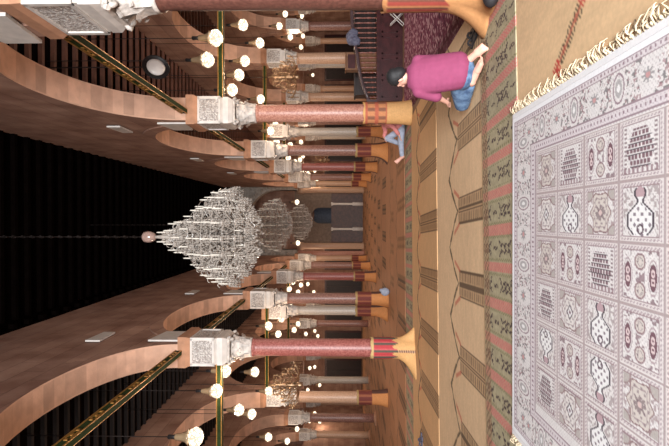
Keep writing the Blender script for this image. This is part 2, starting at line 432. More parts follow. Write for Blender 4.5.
# ------------------------------------------------------------------ columns
def capital_mesh(name, r, z0, z1, hx, n=8):
    b = MB(); h = z1-z0
    b.lathe([(r*1.0, z0), (r*1.12, z0+.02), (r*1.12, z0+.05), (r*.98, z0+.07), (r*1.02, z0+h*.3), (r*1.12, z0+h*.6), (r*1.38, z0+h*.84)], 24)
    for row, (zb, hh, rr, off) in enumerate(((.07, .42, 1.05, 0), (.3, .5, 1.1, .5))):
        for k in range(n):
            a = 2*PI*(k+off)/n; wv = .36*r
            pts = [(rr*r, z0+zb*h), (rr*r*1.08, z0+(zb+hh*.55)*h), (rr*r*1.3, z0+(zb+hh*.92)*h), (rr*r*1.5, z0+(zb+hh)*h), (rr*r*1.52, z0+(zb+hh*.86)*h)]
            ws = [wv, wv*1.05, wv*.9, wv*.6, wv*.35]
            ca, sa = math.cos(a), math.sin(a)
            P = [[(q*ca-w_*sa*s, q*sa+w_*ca*s, z) for s in (-1, 0, 1)] for (q, z), w_ in zip(pts, ws)]
            for j in range(4):
                for e in range(2):
                    b.quad(P[j][e], P[j][e+1], P[j+1][e+1], P[j+1][e], 0, False)
                    c2 = lambda p: (p[0]*.96, p[1]*.96, p[2]-.012)
                    b.quad(c2(P[j][e+1]), c2(P[j][e]), c2(P[j+1][e]), c2(P[j+1][e+1]), 0, False)
    for sx in (-1, 1):
        for sy in (-1, 1):       # corner volutes
            c = Vector((sx*hx*.84, sy*hx*.84, z1-.15*h)); t = Vector((-sx, sy, 0)).normalized()
            pts = []
            for k in range(12):
                a = k*.62; q = .085*(1-k/14)
                o_ = Vector((sx, sy, 0)).normalized()
                pts.append(c + o_*(q*math.cos(a)) + Vector((0, 0, q*math.sin(a))))
            b.tube(pts, .035, 6)
    b.frustum(0, 0, z1-.09*h, z1, hx*.95, hx*.95, hx*1.02, hx*1.02)
    return b.mesh(name, M['capital'])
def frame_block(b, hx, hy, z0, z1, m_face=0, m_rim=1, e=.045):
    """a carved block with a plain raised border round each face"""
    b.box(-hx, hx, -hy, hy, z0, z1, m_face)
    for sx in (-1, 1):
        x0, x1 = (hx, hx+.02) if sx > 0 else (-hx-.02, -hx)
        b.box(x0, x1, -hy-.02, -hy+e, z0, z1, m_rim); b.box(x0, x1, hy-e, hy+.02, z0, z1, m_rim)
        b.box(x0, x1, -hy, hy, z0, z0+e, m_rim); b.box(x0, x1, -hy, hy, z1-e, z1, m_rim)
        y0, y1 = (hy, hy+.02) if sx > 0 else (-hy-.02, -hy)
        b.box(-hx, -hx+e, y0, y1, z0, z1, m_rim); b.box(hx-e, hx, y0, y1, z0, z1, m_rim)
        b.box(-hx, hx, y0, y1, z0, z0+e, m_rim); b.box(-hx, hx, y0, y1, z1-e, z1, m_rim)
CM = {}
def col_meshes(kind, r):
    key = (kind, r)
    if key in CM: return CM[key]
    d = {}
    if kind == 'nave':
        zc, hx, hy = 3.74, .30, .42
        d['capital'] = capital_mesh('capital', r, zc, 4.27, .29)
        b = MB(); b.frustum(0, 0, 4.27, 4.36, .27, .32, .31, .4); b.box(-.31, .31, -.4, .4, 4.36, 4.48, 0)
        b.frustum(0, 0, 4.48, 4.53, .285, .37, hx, hy, 0); frame_block(b, hx, hy, 4.53, 5.07, 1, 0)
        d['impost_block'] = b.mesh('impost_block', [M['marble'], M['carved']])
        b = MB(); b.frustum(0, 0, 5.07, 5.16, .31, .44, .345, .5); b.box(-.345, .345, -.5, .5, 5.16, 5.33)
        d['impost_slab'] = b.mesh('impost_slab', M['impost'])
    else:
        zc, hx, hy = 3.4, .24, .3
        d['capital'] = capital_mesh('capital', r, zc, 3.86, .24)
        b = MB(); b.frustum(0, 0, 3.86, 3.98, .22, .24, hx, hy); frame_block(b, hx, hy, 3.98, 4.5, 1, 0, .03)
        d['impost_block'] = b.mesh('impost_block', [M['marble'], M['carved']])
        b = MB(); b.frustum(0, 0, 4.5, 4.58, .24, .3, .28, .37); b.box(-.28, .28, -.37, .37, 4.58, 4.72)
        d['impost_slab'] = b.mesh('impost_slab', M['impost'])
    b = MB()
    b.lathe([(r*1.04, .02), (r*1.04, .8), (r*1.02, 1.8), (r*.97, zc-.12), (r*.96, zc-.05), (r*1.06, zc-.035), (r*1.06, zc)], 28)
    d['shaft'] = b.mesh('shaft', M['pink_granite'])
    b = MB(); b.box(-r*1.35, r*1.35, -r*1.35, r*1.35, 0, .06); b.lathe([(r*1.3, .06), (r*1.36, .09), (r*1.1, .12), (r*1.04, .125)], 24)
    d['base'] = b.mesh('base', M['impost'])
    CM[key] = d
    return d
def column(x, y, kind, stone, label, r=.2, group=None, parts=('shaft', 'capital', 'impost_block', 'impost_slab')):
    t = thing('stone_column', label, 'column', (x, y, 0), 0, group)
    d = col_meshes(kind, r)
    for p in parts:
        o = link(p, d[p], t)
        if p == 'shaft':
            o.data = d[p]; o.material_slots[0].link = 'OBJECT'; o.material_slots[0].material = M[stone]
        if p in ('capital',): o['label'] = 'pale carved leafy capital'
    return t
ORD = ['first', 'second', 'third', 'fourth', 'fifth', 'sixth', 'seventh', 'eighth', 'ninth', 'tenth', 'eleventh', 'twelfth', 'thirteenth', 'fourteenth',
       'fifteenth', 'sixteenth', 'seventeenth', 'eighteenth', 'nineteenth', 'twentieth']
xr, xl = XR+TH/2, XL-TH/2
CR = [(1, 'dark_granite', 'dark red column cut by the top edge of the photo, nearest in the upper arcade'),
      (2, 'pink_granite', 'pink granite column straight beyond the kneeling person, wrapped base orange and red'),
      (3, 'brown_granite', 'mottled pink column third nearest in the upper nave arcade'),
      (4, 'red_granite', 'red column fourth nearest in the upper nave arcade'),
      (5, 'brown_granite', 'brown column fifth nearest in the upper nave arcade'),
      (6, 'beige_marble', 'brown column farthest in the upper nave arcade')]
for i, st, lb in CR: column(xr+(.07 if i == 1 else 0), ROWS_R[i+1], 'nave', st, lb, .21 if i < 3 else .2, 'columns of the upper nave arcade')
CL_ = [(1, 'dark_granite', 'red column outside the lower photo edge, nearest in the lower arcade'),
       (2, 'red_granite', 'deep red polished column nearest in the lower half of the photo'),
       (3, 'brown_granite', 'speckled brown column beside the pale grey one in the lower arcade'),
       (4, 'red_granite', 'dark red column third nearest in the lower nave arcade'),
       (5, 'brown_granite', 'brown column fourth nearest in the lower nave arcade'),
       (6, 'beige_marble', 'brown column farthest in the lower nave arcade')]
for i, st, lb in CL_:
    if i > 1: column(xl, ROWS_L[i+1], 'nave', st, lb, .2, 'columns of the lower nave arcade')
# slim grey partners standing behind the second pair
column(3.36, 18.9, 'aisle', 'grey_marble', 'slim pale grey column behind the nearer pink granite one', .165)
column(-3.52, 18.3, 'aisle', 'grey_marble', 'slim pale grey column right beside the speckled brown one', .165)
stones = ['beige_marble', 'brown_granite', 'grey_marble', 'beige_marble']
names = {0: 'inner', 1: 'middle', 2: 'outer'}
for sidename, AX, ROWS in (('upper', AX_R, ROWS_R), ('lower', AX_L, ROWS_L)):
    for a, x in enumerate(AX):
        n_ = 0
        for i in range(2, 7):
            px = 228+x*483/ROWS[i+1]
            if px < -20 or px > 466: continue
            st = 'beige_marble' if (a == 0 and i == 3) else stones[(a+i) % 4]
            column(x, ROWS[i+1], 'aisle', st, '%s aisle column, %s nearest in the %s row of the %s aisles' % (st.replace('_', ' '), ORD[n_], names[a], sidename),
                   .21, 'aisle columns', (() if (sidename, a, i) == ('lower', 0, 3) else ('base',))+('shaft', 'capital', 'impost_block', 'impost_slab'))
            n_ += 1

# white marble plaques let into the spandrels
def plaque(x, y, z, hy, hz, side, label, taper=.12):
    b = MB(); s = side
    x0, x1 = (x-.07, x-.031) if s > 0 else (x+.031, x+.07)
    i = len(b.v)
    P = [(y-hy, z-hz), (y+hy, z-hz+taper), (y+hy, z+hz-taper), (y-hy, z+hz)]
    b.v += [(x0, p[0], p[1]) for p in P]+[(x1, p[0], p[1]) for p in P]
    for q in ((3, 2, 1, 0), (4, 5, 6, 7), (0, 1, 5, 4), (1, 2, 6, 5), (2, 3, 7, 6), (3, 0, 4, 7)): b.face([i+k for k in q])
    o = b.build('marble_plaque', M['marble']); tag(o, label, 'plaque', 'marble plaques on the nave walls')
    me = o.data; c = Vector((x, y, z-hz))
    me.transform(Matrix.Translation(-c)); o.location = c
for sname, X, ROWS, sd in (('upper', XRW, ROWS_R, 1), ('lower', XLW, ROWS_L, -1)):
    for n_, i in enumerate((1, 2, 3, 4)):
        plaque(X, ROWS[i+1]+.18, 5.74, .42, .36, sd, 'white marble plaque at the arch foot above the %s column of the %s arcade' % (ORD[i-1], sname))
        plaque(X, ROWS[i+1]+.55 if sd > 0 else ROWS[i+1]+.1, 7.35, .4, .17, sd, 'small white marble plaque high above the %s column of the %s arcade' % (ORD[i-1], sname), .03)

# ------------------------------------------------------------------ painted tie beams
def tie_beam(p0, p1, h, wd, label, ornate=True, group=None):
    p0, p1 = Vector(p0), Vector(p1); d = p1-p0; Ln = d.length
    t = thing('tie_beam', label, 'beam', p0, math.atan2(d.y, d.x), group)
    b = MB(); b.box(0, Ln, -wd/2, wd/2, -h/2, h/2); b.build('beam', M['green_paint'], t)
    b = MB()
    for z in (-h/2, h/2-.02):
        b.box(0, Ln, -wd/2-.012, -wd/2, z, z+.02); b.box(0, Ln, wd/2, wd/2+.012, z, z+.02)
    b.build('gilt_edging', M['gilt'], t)
    if ornate:
        n = int(Ln/.62); b = MB()
        for k in range(n):
            x = (k+.5)*Ln/n
            for s in (-1, 1):
                y0, y1 = (wd/2, wd/2+.014) if s > 0 else (-wd/2-.014, -wd/2)
                b.box(x-.17, x+.17, y0, y1, -h*.27, -h*.17); b.box(x-.17, x+.17, y0, y1, h*.17, h*.27)
                b.box(x-.17, x-.13, y0, y1, -h*.27, h*.27); b.box(x+.13, x+.17, y0, y1, -h*.27, h*.27)
                b.box(x-.03, x+.03, y0, y1, -h*.1, h*.1)
        b.build('gilt_pattern', M['gilt'], t)
    return t
for sname, X, ROWS, dz in (('upper', xr-.05, ROWS_R, 0), ('lower', xl, ROWS_L, -.05)):
    for n_, i in enumerate((1, 2, 3, 4)):
        tie_beam((X, ROWS[i+1]+.5, 5.36+dz), (X, ROWS[i+2]-.5, 5.36+dz), .15, .09,
                 'green and gilt beam along the %s arcade, %s nearest bay' % (sname, ORD[n_]), i < 3, 'beams along the nave arcades')
for sname, X, AX, ROWS in (('upper', xr+.3, AX_R, ROWS_R), ('lower', xl-.3, AX_L, ROWS_L)):
    for n_, i in enumerate((2, 3, 4)):
        z = 4.68 if sname == 'upper' else 4.52
        s = 1 if sname == 'upper' else -1
        z = min(z, 4.62)
        tie_beam((X, ROWS[i+1], z), (AX[0]-s*.3, ROWS[i+1], 4.62 if s > 0 else z), .13, .13,
                 'thin green beam crossing the %s aisle, %s nearest' % (sname, ORD[n_]), False, 'beams across the aisles')

# ------------------------------------------------------------------ floor coverings
def blend(c, mask, col, a=1.0):
    mk = (mask*a)[..., None] if mask.dtype != bool else (mask.astype(float)*a)[..., None]
    return c*(1-mk)+np.array(S(*col))*mk
def vnoise(U, V, s, seed=0):
    r = np.random.default_rng(seed); g = r.random((64, 64))
    x, y = U*s, V*s; xi, yi = np.floor(x).astype(int), np.floor(y).astype(int); fx, fy = x-xi, y-yi
    fx = fx*fx*(3-2*fx); fy = fy*fy*(3-2*fy)
    G = lambda a, b_: g[a % 64, b_ % 64]
    return (G(xi, yi)*(1-fx)+G(xi+1, yi)*fx)*(1-fy)+(G(xi, yi+1)*(1-fx)+G(xi+1, yi+1)*fx)*fy
STRAW = (220, 186, 148)
def straw_fn(period, bar_len, zig, offset, seed, tone=STRAW, red=True):
    def fn(U, V):
        c = np.ones(U.shape+(3,))*np.array(S(*tone))
        n = vnoise(U, V, 1.2, seed)*.5+vnoise(U*.35, V, 22, seed+1)*.5
        c = c*(.88+.24*n)[..., None]
        t = ((U-offset)/period) % 1.0; t = t-.5                 # 0 at the middle of a bar pair
        du = np.abs(t)*period
        ink = (70, 52, 40)
        inb = (V < bar_len) & (du < .19)
        lines = inb & ((np.abs(du-.18) < .014) | (np.abs(du-.02) < .014))
        k = (V/.085) % 1.0
        rung = inb & (du > .05) & (du < .155) & (k < .5)
        rung2 = inb & (du > .04) & (du < .165) & (np.abs(k-.25) < .14)
        c = blend(c, inb, (150, 112, 74), .45)
        c = blend(c, rung, ink, .55); c = blend(c, rung2, ink, .4); c = blend(c, lines, ink, .85)
        zz = bar_len+.04+zig*(np.minimum(du, .5*period)/(.5*period))**.8
        d = np.abs(V-zz)
        seg = (np.sin(U*23+seed) > -.35)
        c = blend(c, (d < .05) & seg, (112, 94, 66), .7); c = blend(c, d < .03, ink, .8)
        if red:
            c = blend(c, (np.abs(du-.2-.12*(V-bar_len)/.3) < .03) & (np.abs(V-bar_len-.12) < .16), (190, 84, 66), .7)
        return c
    return fn
def rot_mat(lbl, x0, x1, y0, y1, z, res, fn, rot=math.radians(3.5), name='straw_mat', grp='straw mats covering the floor'):
    o = grid(name, x0, x1, y0, y1, z, res, fn, M['straw'], rot); tag(o, lbl, 'mat', grp); return o
# red and green banded runner
def runner_fn(seed):
    def fn(U, V):
        W = V.max()
        c = np.ones(U.shape+(3,))*np.array(S(166, 156, 128))
        c = c*(.85+.3*vnoise(U, V, 30, seed))[..., None]
        t = ((U-.05)/.385) % 1.0
        red = (np.abs(t-.5) < .13)
        ck = ((np.floor(U/.018)+np.floor(V/.03)) % 2) > 0
        c = blend(c, red, (216, 128, 128), .42); c = blend(c, red & ck, (204, 76, 84), .55)
        c = blend(c, (np.abs(np.abs(t-.5)-.19) < .03) & ck, (110, 108, 66), .8)
        dark = (np.abs(t-.5) > .28)
        tt = np.where(t > .5, t-1, t)*.385
        # dark stepped motifs between the bands
        v2 = ((V-.1) % .62)-.31; sg = ((np.floor(U/.02)+np.floor(V/.035)) % 3) > 0
        q_ = np.abs(tt)
        m = dark & sg & (((np.abs(v2) < .17) & (np.abs(q_-.035) < .014)) | (np.abs(np.abs(v2)-.1-q_*.9) < .022) | ((np.abs(v2) < .04) & (q_ < .06)) | ((np.abs(v2) > .24) & (q_ < .02)))
        c = blend(c, m, (58, 38, 48), .95)
        e = V > W-.22
        dots = e & (((np.floor(U/.03)+np.floor(V/.03)) % 3) == 0)
        c = blend(c, e, (168, 128, 96), .5); c = blend(c, dots, (84, 66, 50), .7)
        c = blend(c, V > W-.018, (222, 200, 160), .8)
        return c
    return fn
# under the fringed rug: a straw mat with a red and black zigzag
def near_mat_fn(U, V):
    c = np.ones(U.shape+(3,))*np.array(S(216, 182, 142))
    n = vnoise(U, V, 1.2, 9)*.5+vnoise(U, V*.3, 24, 3)*.5
    c = c*(.88+.24*n)[..., None]
    X, Y = U-4.6, V-.6
    path = [(.95, 3.43), (1.08, 3.72), (1.52, 3.22), (1.74, 3.5), (2.2, 3.0), (2.5, 3.3)]
    for (xa, ya), (xb, yb) in zip(path[:-1], path[1:]):
        dx, dy = xb-xa, yb-ya; Ln = math.hypot(dx, dy)
        s = ((X-xa)*dx+(Y-ya)*dy)/Ln; d = np.abs((X-xa)*dy-(Y-ya)*dx)/Ln
        on = (s > -.01) & (s < Ln+.01)
        tick = ((s/.032) % 1) < .55
        c = blend(c, on & (d > .012) & (d < .055) & tick, (52, 50, 36), .9)
        c = blend(c, on & (d < .016), (170, 70, 58), .8)
        near = on & (d < .06) & ((s < .12) | (s > Ln-.12))
        c = blend(c, near & tick, (204, 66, 60), .8)
    return c
rot_mat('pale straw mat under the big fringed rug with a red and black zigzag', -4.6, 3.4, -.6, 4.62, .001, .02, near_mat_fn, 0)
rot_mat('red and khaki banded runner just beyond the long edge of the fringed rug', -4.6, 3.6, 4.42, 5.58, .010, .014, runner_fn(1), math.radians(3.8), 'woven_runner', 'banded runners')
rot_mat('straw mat with dark zigzag and checked bars next to the banded runner', -6.2, 3.2, 5.5, 8.42, .001, .018, straw_fn(1.02, 1.3, .55, 5.78, 3))
rot_mat('straw mat with checked bars, second beyond the banded runner', -7.2, 2.5, 8.36, 11.45, .010, .022, straw_fn(1.06, 1.85, .42, 6.55, 13, (210, 166, 120)))
rot_mat('dark red banded runner between straw mats by the farther column bases', -7.6, 2.5, 11.35, 12.9, .001, .03, runner_fn(8), math.radians(3.5), 'woven_runner', 'banded runners')
y = 12.85; k = 0
while y < 43.4:
    wdt = 3.0
    rot_mat('brown straw mat across the nave, %s beyond the farther runner' % ORD[k], -17 if y > 14 else -11, 3.22 if y < 14 else 17, y if k != 1 else y-.85, min(y+wdt, 43.4), .010 if k == 0 else .001, .04 if y < 20 else .07,
            straw_fn(1.08, 1.7, .5, .3*k, 20+k, (178, 128, 94), False), math.radians(3.5) if k == 0 else 0)  # browner straw tone than on the nearer mats
    y += wdt; k += 1
rot_mat('plain straw mat under the carpet and balustrade in the upper aisle', 3.27, 9, 5.7, 12.0, .001, .05, straw_fn(1.0, 1.2, .5, .2, 50, (200, 146, 94), False))
rot_mat('plain straw mat under the near columns at the lower photo edge', -13, -7.75, 2, 12.8, .001, .06, straw_fn(1.0, 1.2, .5, .2, 51, (190, 132, 88), False))

# purple carpet in the aisle
def purple_fn(U, V):
    c = np.ones(U.shape+(3,))*np.array(S(138, 78, 102))
    n = vnoise(U, V, 2.5, 30)*1.2+vnoise(U, V, 7, 31)
    w1 = np.sin((n*9)+U*21+np.sin(V*17)*1.6); w2 = np.sin((n*7)+V*30+np.sin(U*23)*1.4)
    c = blend(c, (w1*w2 > .45), (216, 184, 192), .9)
    c = blend(c, (w1*w2 < -.5), (82, 42, 62), .8)
    c = blend(c, (U < .34) & (np.sin(U*60) > 0), (70, 34, 44), .6)
    c = blend(c, (U < .22), (84, 44, 48), .6)
    return c
o = grid('carpet', 2.62, 6.6, 5.95, 12.95, .010, .022, purple_fn, M['pile'], 0, .012)
tag(o, 'dark purple carpet with pale curling pattern lying before the wooden balustrade', 'carpet')

# the big fringed panel rug
RX0, RX1, RY0, RY1 = -1.96, .93, 1.46, 4.58
EB, LB, PW, PD = .38, .56, .343, .40       # border widths at the ends and along the long sides, panel sizes
TAB = ['CMCSBS', 'SBOMOM', 'OCSBBB', 'SBOOCM', 'MCSBOS']
def rug_fn(U, V):
    X = U+RX0; Y = RY1-RY0-V                # Y: distance in from the far long edge
    c = np.ones(U.shape+(3,))*np.array(S(222, 217, 216))
    c = c*(.95+.1*vnoise(U, V, 60, 3))[..., None]
    Wd, Dp = RX1-RX0, RY1-RY0
    eR = RX1-X; eL = X-RX0; eY = np.minimum(Y, Dp-Y)
    eE = np.minimum(eR, eL)
    along = np.where(eE/EB < eY/LB, Y, X)       # run along the border
    q = np.minimum(eE/EB, eY/LB)                # 0 rim .. 1 panel field
    bord = q < 1
    mauve, plum, grey, beige, white = (140, 114, 124), (100, 54, 70), (136, 132, 134), (196, 184, 176), (238, 236, 236)
    c = blend(c, q < .1, (238, 237, 240))
    g1 = (q > .1) & (q < .22); g2 = (q > .8) & (q < .97)
    c = blend(c, g1 | g2, (216, 207, 210))
    dots = (((along/.04) % 1) < .35)
    c = blend(c, ((np.abs(q-.16) < .025) | (np.abs(q-.885) < .03)) & dots, mauve, .9)
    c = blend(c, (np.abs(q-.105) < .01) | (np.abs(q-.22) < .01) | (np.abs(q-.8) < .012) | (np.abs(q-.975) < .02), mauve, .85)
    speck = (np.sin(U*2*PI/.03)*np.sin(V*2*PI/.03+U*9) > .55)
    c = blend(c, speck & (q > .1), (150, 132, 140), .45)
    mb = (q > .23) & (q < .79)
    w_ = (q-.5)*.5                               # across, metres
    s = ((along/.27) % 1)*.27-.135; odd = (np.floor(along/.27) % 2) > 0
    rr = np.sqrt((s*1.0)**2+(w_)**2); ang = np.arctan2(w_, s)
    ros = (rr < .042+.014*np.cos(8*ang)) & odd
    c = blend(c, mb & ros, grey, .8); c = blend(c, mb & odd & (rr < .02), (200, 150, 150), .9)
    dr = np.sqrt((s/.8)**2+(w_*.62)**2)
    c = blend(c, mb & ~odd & (np.abs(dr-.068) < .006), mauve, .9)
    c = blend(c, mb & ~odd & (dr < .044), grey, .6); c = blend(c, mb & ~odd & (dr < .02), white, .9)
    h = vnoise(U, V, 62, 77); h2 = vnoise(U, V, 75, 78)
    c = blend(c, mb & (rr > .08) & (dr > .1) & (h > .66), (104, 98, 100), .8)
    c = blend(c, mb & (rr > .08) & (dr > .1) & (h2 > .74), (150, 108, 114), .7)
    # panels
    fx0 = RX1-EB-.005
    P = (fx0-X)/PW; Q = (Y-LB)/PD
    pi = np.floor(P).astype(int); qi = np.floor(Q).astype(int)
    p = (P-pi)*2-1; qq = (Q-qi)*2-1
    inf = (~bord) | ((q >= .985))
    inf = inf & (pi >= 0) & (pi < 6) & (qi >= 0) & (qi < 5)
    e = np.maximum(np.abs(p), np.abs(qq))
    c = blend(c, inf & (e > .95), (168, 150, 150), .9)
    c = blend(c, inf & (e > .80) & (e < .94), (216, 207, 206), .9)
    tk = ((((p+qq)*7) % 1) < .5)
    c = blend(c, inf & (np.abs(e-.87) < .04) & tk, mauve, .7)
    c = blend(c, inf & (np.abs(e-.79) < .018), (142, 116, 122), .9)
    T = np.zeros(U.shape, int)
    for j in range(5):
        for k in range(6):
            T[(pi == k) & (qi == j)] = ord(TAB[j][k])
    ins = inf & (e < .77)
    flip = np.where(pi == 4, -1, 1); a = p*flip           # a: along the motif's axis
    sym = np.abs(qq)
    # cartouche and medallion
    for ch, fill in (('C', (206, 196, 189)), ('M', (218, 211, 208))):
        mk = ins & (T == ord(ch))
        lob = np.sqrt((p*.92)**2+(qq*1.3)**2)*(1+.12*np.cos(6*np.arctan2(qq, p)))
        c = blend(c, mk & (lob < .68), fill, .9); c = blend(c, mk & (lob < .6) & (np.sin(p*21)*np.sin(qq*21) > .5), (128, 108, 116), .7); c = blend(c, mk & (np.abs(lob-.5) < .025), (150, 130, 134), .7); c = blend(c, mk & (np.abs(lob-.68) < .03), (134, 104, 106), .9)
        cr = np.sqrt((np.abs(p)-.75)**2+(sym-.75)**2)
        c = blend(c, mk & (cr < .33), (168, 158, 152), .8); c = blend(c, mk & (np.abs(cr-.33) < .03), (140, 110, 114), .8)
        in_ = np.abs(p)*1.1+np.abs(qq)*1.5
        if ch == 'M':
            c = blend(c, mk & (in_ < .38), (86, 70, 80), .85); c = blend(c, mk & (in_ < .26), white, .9); c = blend(c, mk & (in_ < .13), (120, 90, 100), .9)
        else:
            r8 = np.sqrt(p**2+qq**2); c = blend(c, mk & (r8 < .24+.07*np.cos(8*np.arctan2(qq, p))), (112, 90, 98), .7); c = blend(c, mk & (r8 < .1), (214, 190, 186), .9)
        c = blend(c, mk & (lob > .74) & (h > .6) & (cr > .36), (150, 126, 128), .7)
    # bottle-shaped niche with a dark outline
    mk = ins & (T == ord('B'))
    half = np.where(a < -.4, np.sqrt(np.clip(.045-(a+.58)**2, 0, 1))+.02, np.where(a < -.28, .12, np.where(a < .05, .12+(a+.28)*1.3, .55)))
    half = np.where(a > .48, .55-(a-.48)*1.0, half)
    c = blend(c, mk & (sym < half), (232, 230, 230), .95)
    c = blend(c, mk & (np.abs(sym-half) < .045) & (a > -.76) & (a < .74), (66, 52, 64), .95)
    dl_ = np.sin(p*19)*np.sin(qq*19)
    c = blend(c, mk & (sym < half-.09) & (dl_ > .45) & (a > -.3), (96, 74, 90), .8)
    c = blend(c, mk & (sym < half-.04) & (a < -.46), (178, 146, 152), .9)
    rv = np.sqrt((a-.55)**2+qq**2); c = blend(c, mk & (np.abs(rv-.13) < .035), (84, 58, 72), .9)
    c = blend(c, mk & (sym > half+.12) & (h > .58), (160, 146, 146), .8)
    # pair of plum ovals
    mk = ins & (T == ord('O'))
    ov = np.sqrt(((sym-.55)/.16)**2+(a/.42)**2)**1.0
    c = blend(c, mk & (ov < 1), plum, .9); fg = np.sqrt(((sym-.55)/.09)**2+((np.abs(a)-.13)/.12)**2); c = blend(c, mk & (fg < 1), (226, 206, 206), .9); c = blend(c, mk & (fg < .4), plum, .9)
    c = blend(c, mk & (np.abs(ov-1.25) < .08), (150, 120, 128), .7)
    ce = np.sqrt((qq/.22)**2+((np.abs(a)-.45)/.24)**2); c = blend(c, mk & (ce < 1), (206, 196, 190), .9); c = blend(c, mk & (np.abs(ce-1) < .14), (128, 92, 100), .8); c = blend(c, mk & (np.abs(ce-.5) < .14) & (((np.arctan2(qq, np.abs(a)-.45)*2.5) % 1) < .5), (110, 92, 100), .8)
    c = blend(c, mk & (np.abs(a) > .62) & (sym > .3) & (h > .5), plum, .7); c = blend(c, mk & (np.abs(a) < .2) & (sym < .2) & (h > .45), (132, 104, 112), .8)
    # rows of plum trees
    mk = ins & (T == ord('S'))
    rowk = (a*5.5) % 1; rn = np.floor(a*5.5); top_ = np.clip(.62-np.abs(a-.1)*.45, .1, .6)
    c = blend(c, mk & (sym < top_) & (np.abs(rowk-.5) < .32) & (np.abs(a) < .62) & (((qq*6.5+rn*.5) % 1) < .74), plum, .85)
    c = blend(c, mk & (sym < top_+.05) & (np.abs(a) < .62) & (rowk < .16), (58, 44, 54), .9)
    c = blend(c, mk & (sym > .6) & (((a*7) % 1) < .5) & (sym < .72), (120, 96, 102), .8)
    c = blend(c, mk & (a > .6) & (np.abs(((sym*5) % 1)-.5) < .25), (138, 108, 116), .8)
    return c
rug = thing('rug', 'large pale rug of small patterned panels with cream fringes, in the foreground', 'rug', ((RX0+RX1)/2, (RY0+RY1)/2-.02, .0195), math.radians(.4))
o = grid('woven_field', RX0, RX1, RY0, RY1, 0, .006, rug_fn, M['pile'], 0, .012); o.location = (0, 0, 0); o.parent = rug
for s in (1, -1):
    hw_ = (RX1-RX0)/2; hd = (RY1-RY0)/2
    b = MB(); b.box(hw_ if s > 0 else -hw_-.055, hw_+.055 if s > 0 else -hw_, -hd, hd, .001, .011)
    o = b.build('end_band', M['white_wool'], rug); o['label'] = 'plain white woven end band'
    b = MB(); yy = -hd+.01
    while yy < hd-.005:
        for q in range(2):
            L_ = random.uniform(.03, .12); wob = max(-.08, min(.08, random.gauss(0, .045))); z = random.uniform(.006, .03)
            w2 = wob*random.uniform(-.6, 1.8)
            y_ = yy+random.uniform(-.012, .012)
            pts = [(s*(hw_+.045), y_, .008), (s*(hw_+.055+L_*.35), y_+wob*.4, z+.008), (s*(hw_+.055+L_*.75), y_+wob, z), (s*(hw_+.055+L_*random.uniform(.6, 1)), y_+w2, .006)]
            b.tube(pts, [.006, .006, .005, .003], 4)
        if random.random() < .4: b.sphere((s*(hw_+.06), yy, .016), .014, 0, 8)
        yy += .036
    o = b.build('fringe', M['fringe'], rug); o['label'] = 'tangled cream yarn fringe'

# ------------------------------------------------------------------ mats wrapped round the column feet
def wrap(x, y, r, h, label, flare, seed, style, name='column_mat'):
    """a straw mat rolled round a column foot; flare(theta) says how far its foot spreads out"""
    n, m = 56, 40
    vs, fs, cs = [], [], []
    rnd = random.Random(seed)
    straw, rim = np.array(S(206, 158, 104)), np.array(S(196, 164, 112))
    red, green, ink = np.array(S(176, 62, 66)), np.array(S(84, 82, 72)), np.array(S(74, 50, 44))
    for j in range(m+1):
        v = j/m; z = h*v
        for k in range(n):
            t = 2*PI*k/n
            f = flare(t)
            e = max(0., 1-v/.45)
            rr = r+.018+.012*math.sin(3*t+seed)*(1-v)+f*e**2.2
            zz = z + (.012*math.sin(5*t+seed)*h if j == m else 0)
            vs.append((rr*math.cos(t), rr*math.sin(t), max(zz, .0)))
            tt = t/(2*PI)
            c = straw.copy()
            if style == 'red':
                st = (tt*9) % 1
                if v > .94: c = rim
                elif v > .45+.06*math.sin(9*t): c = red if st < .45 else (green if st < .85 else np.array(S(196, 90, 90)))
                elif st > .45 and st < .85 and (seed+int(tt*9)) % 3 == 0: c = ink if (j % 2 == 0) else np.array(S(190, 150, 120))
            elif style == 'near':  # shade over the near foot put into these browner straw and stripe tones
                st = (tt*14) % 1
                if v > .96: c = np.array(S(176, 122, 80))
                elif v > .4+.05*math.sin(5*t): c = np.array(S(150, 66, 56)) if st < .4 else (np.array(S(98, 66, 54)) if st < .6 else np.array(S(176, 118, 78)))
                else: c = np.array(S(184, 132, 86))
            elif style == 'orange':
                st = (tt*8) % 1
                if v > .95: c = np.array(S(216, 168, 106))
                elif v > .52: c = np.array(S(186, 100, 76)) if (int(v*13) % 3 == 0) else (np.array(S(138, 92, 72)) if st < .3 else np.array(S(200, 134, 92)))
                else: c = straw*1.05
            else:
                if v > .94: c = rim*.7
                elif v > .5: c = np.array(S(112, 56, 50)) if (int(tt*22) % 3) else np.array(S(150, 90, 66))
                else: c = np.array(S(196, 132, 80)) if (int(tt*9) % 4) else ink*1.5
            cs.append(c*(.94+.12*rnd.random()))
    for j in range(m):
        for k in range(n):
            a = j*n+k; b_ = j*n+(k+1) % n
            fs.append((a, b_, b_+n, a+n))
    me = bpy.data.meshes.new(name); me.from_pydata(vs, [], fs); me.update()
    at_ = me.color_attributes.new('col', 'FLOAT_COLOR', 'POINT')
    at_.data.foreach_set('color', np.concatenate([np.clip(np.array(cs), 0, 1), np.ones((len(cs), 1))], 1).astype(np.float32).ravel())
    me.materials.append(M['straw'])
    for p in me.polygons: p.use_smooth = True
    o = link(name, me, None, (x, y, .012)); so = o.modifiers.new('thickness', 'SOLIDIFY'); so.thickness = .008; so.offset = 1
    tag(o, label, 'mat', 'mats wrapped round column feet')
    return o
def lobe(t0, amp, wid, base=.03):
    return lambda t: base+amp*math.exp(-((((t-t0+PI) % (2*PI))-PI)/wid)**2)
two = lambda f, g: (lambda t: max(f(t), g(t)))
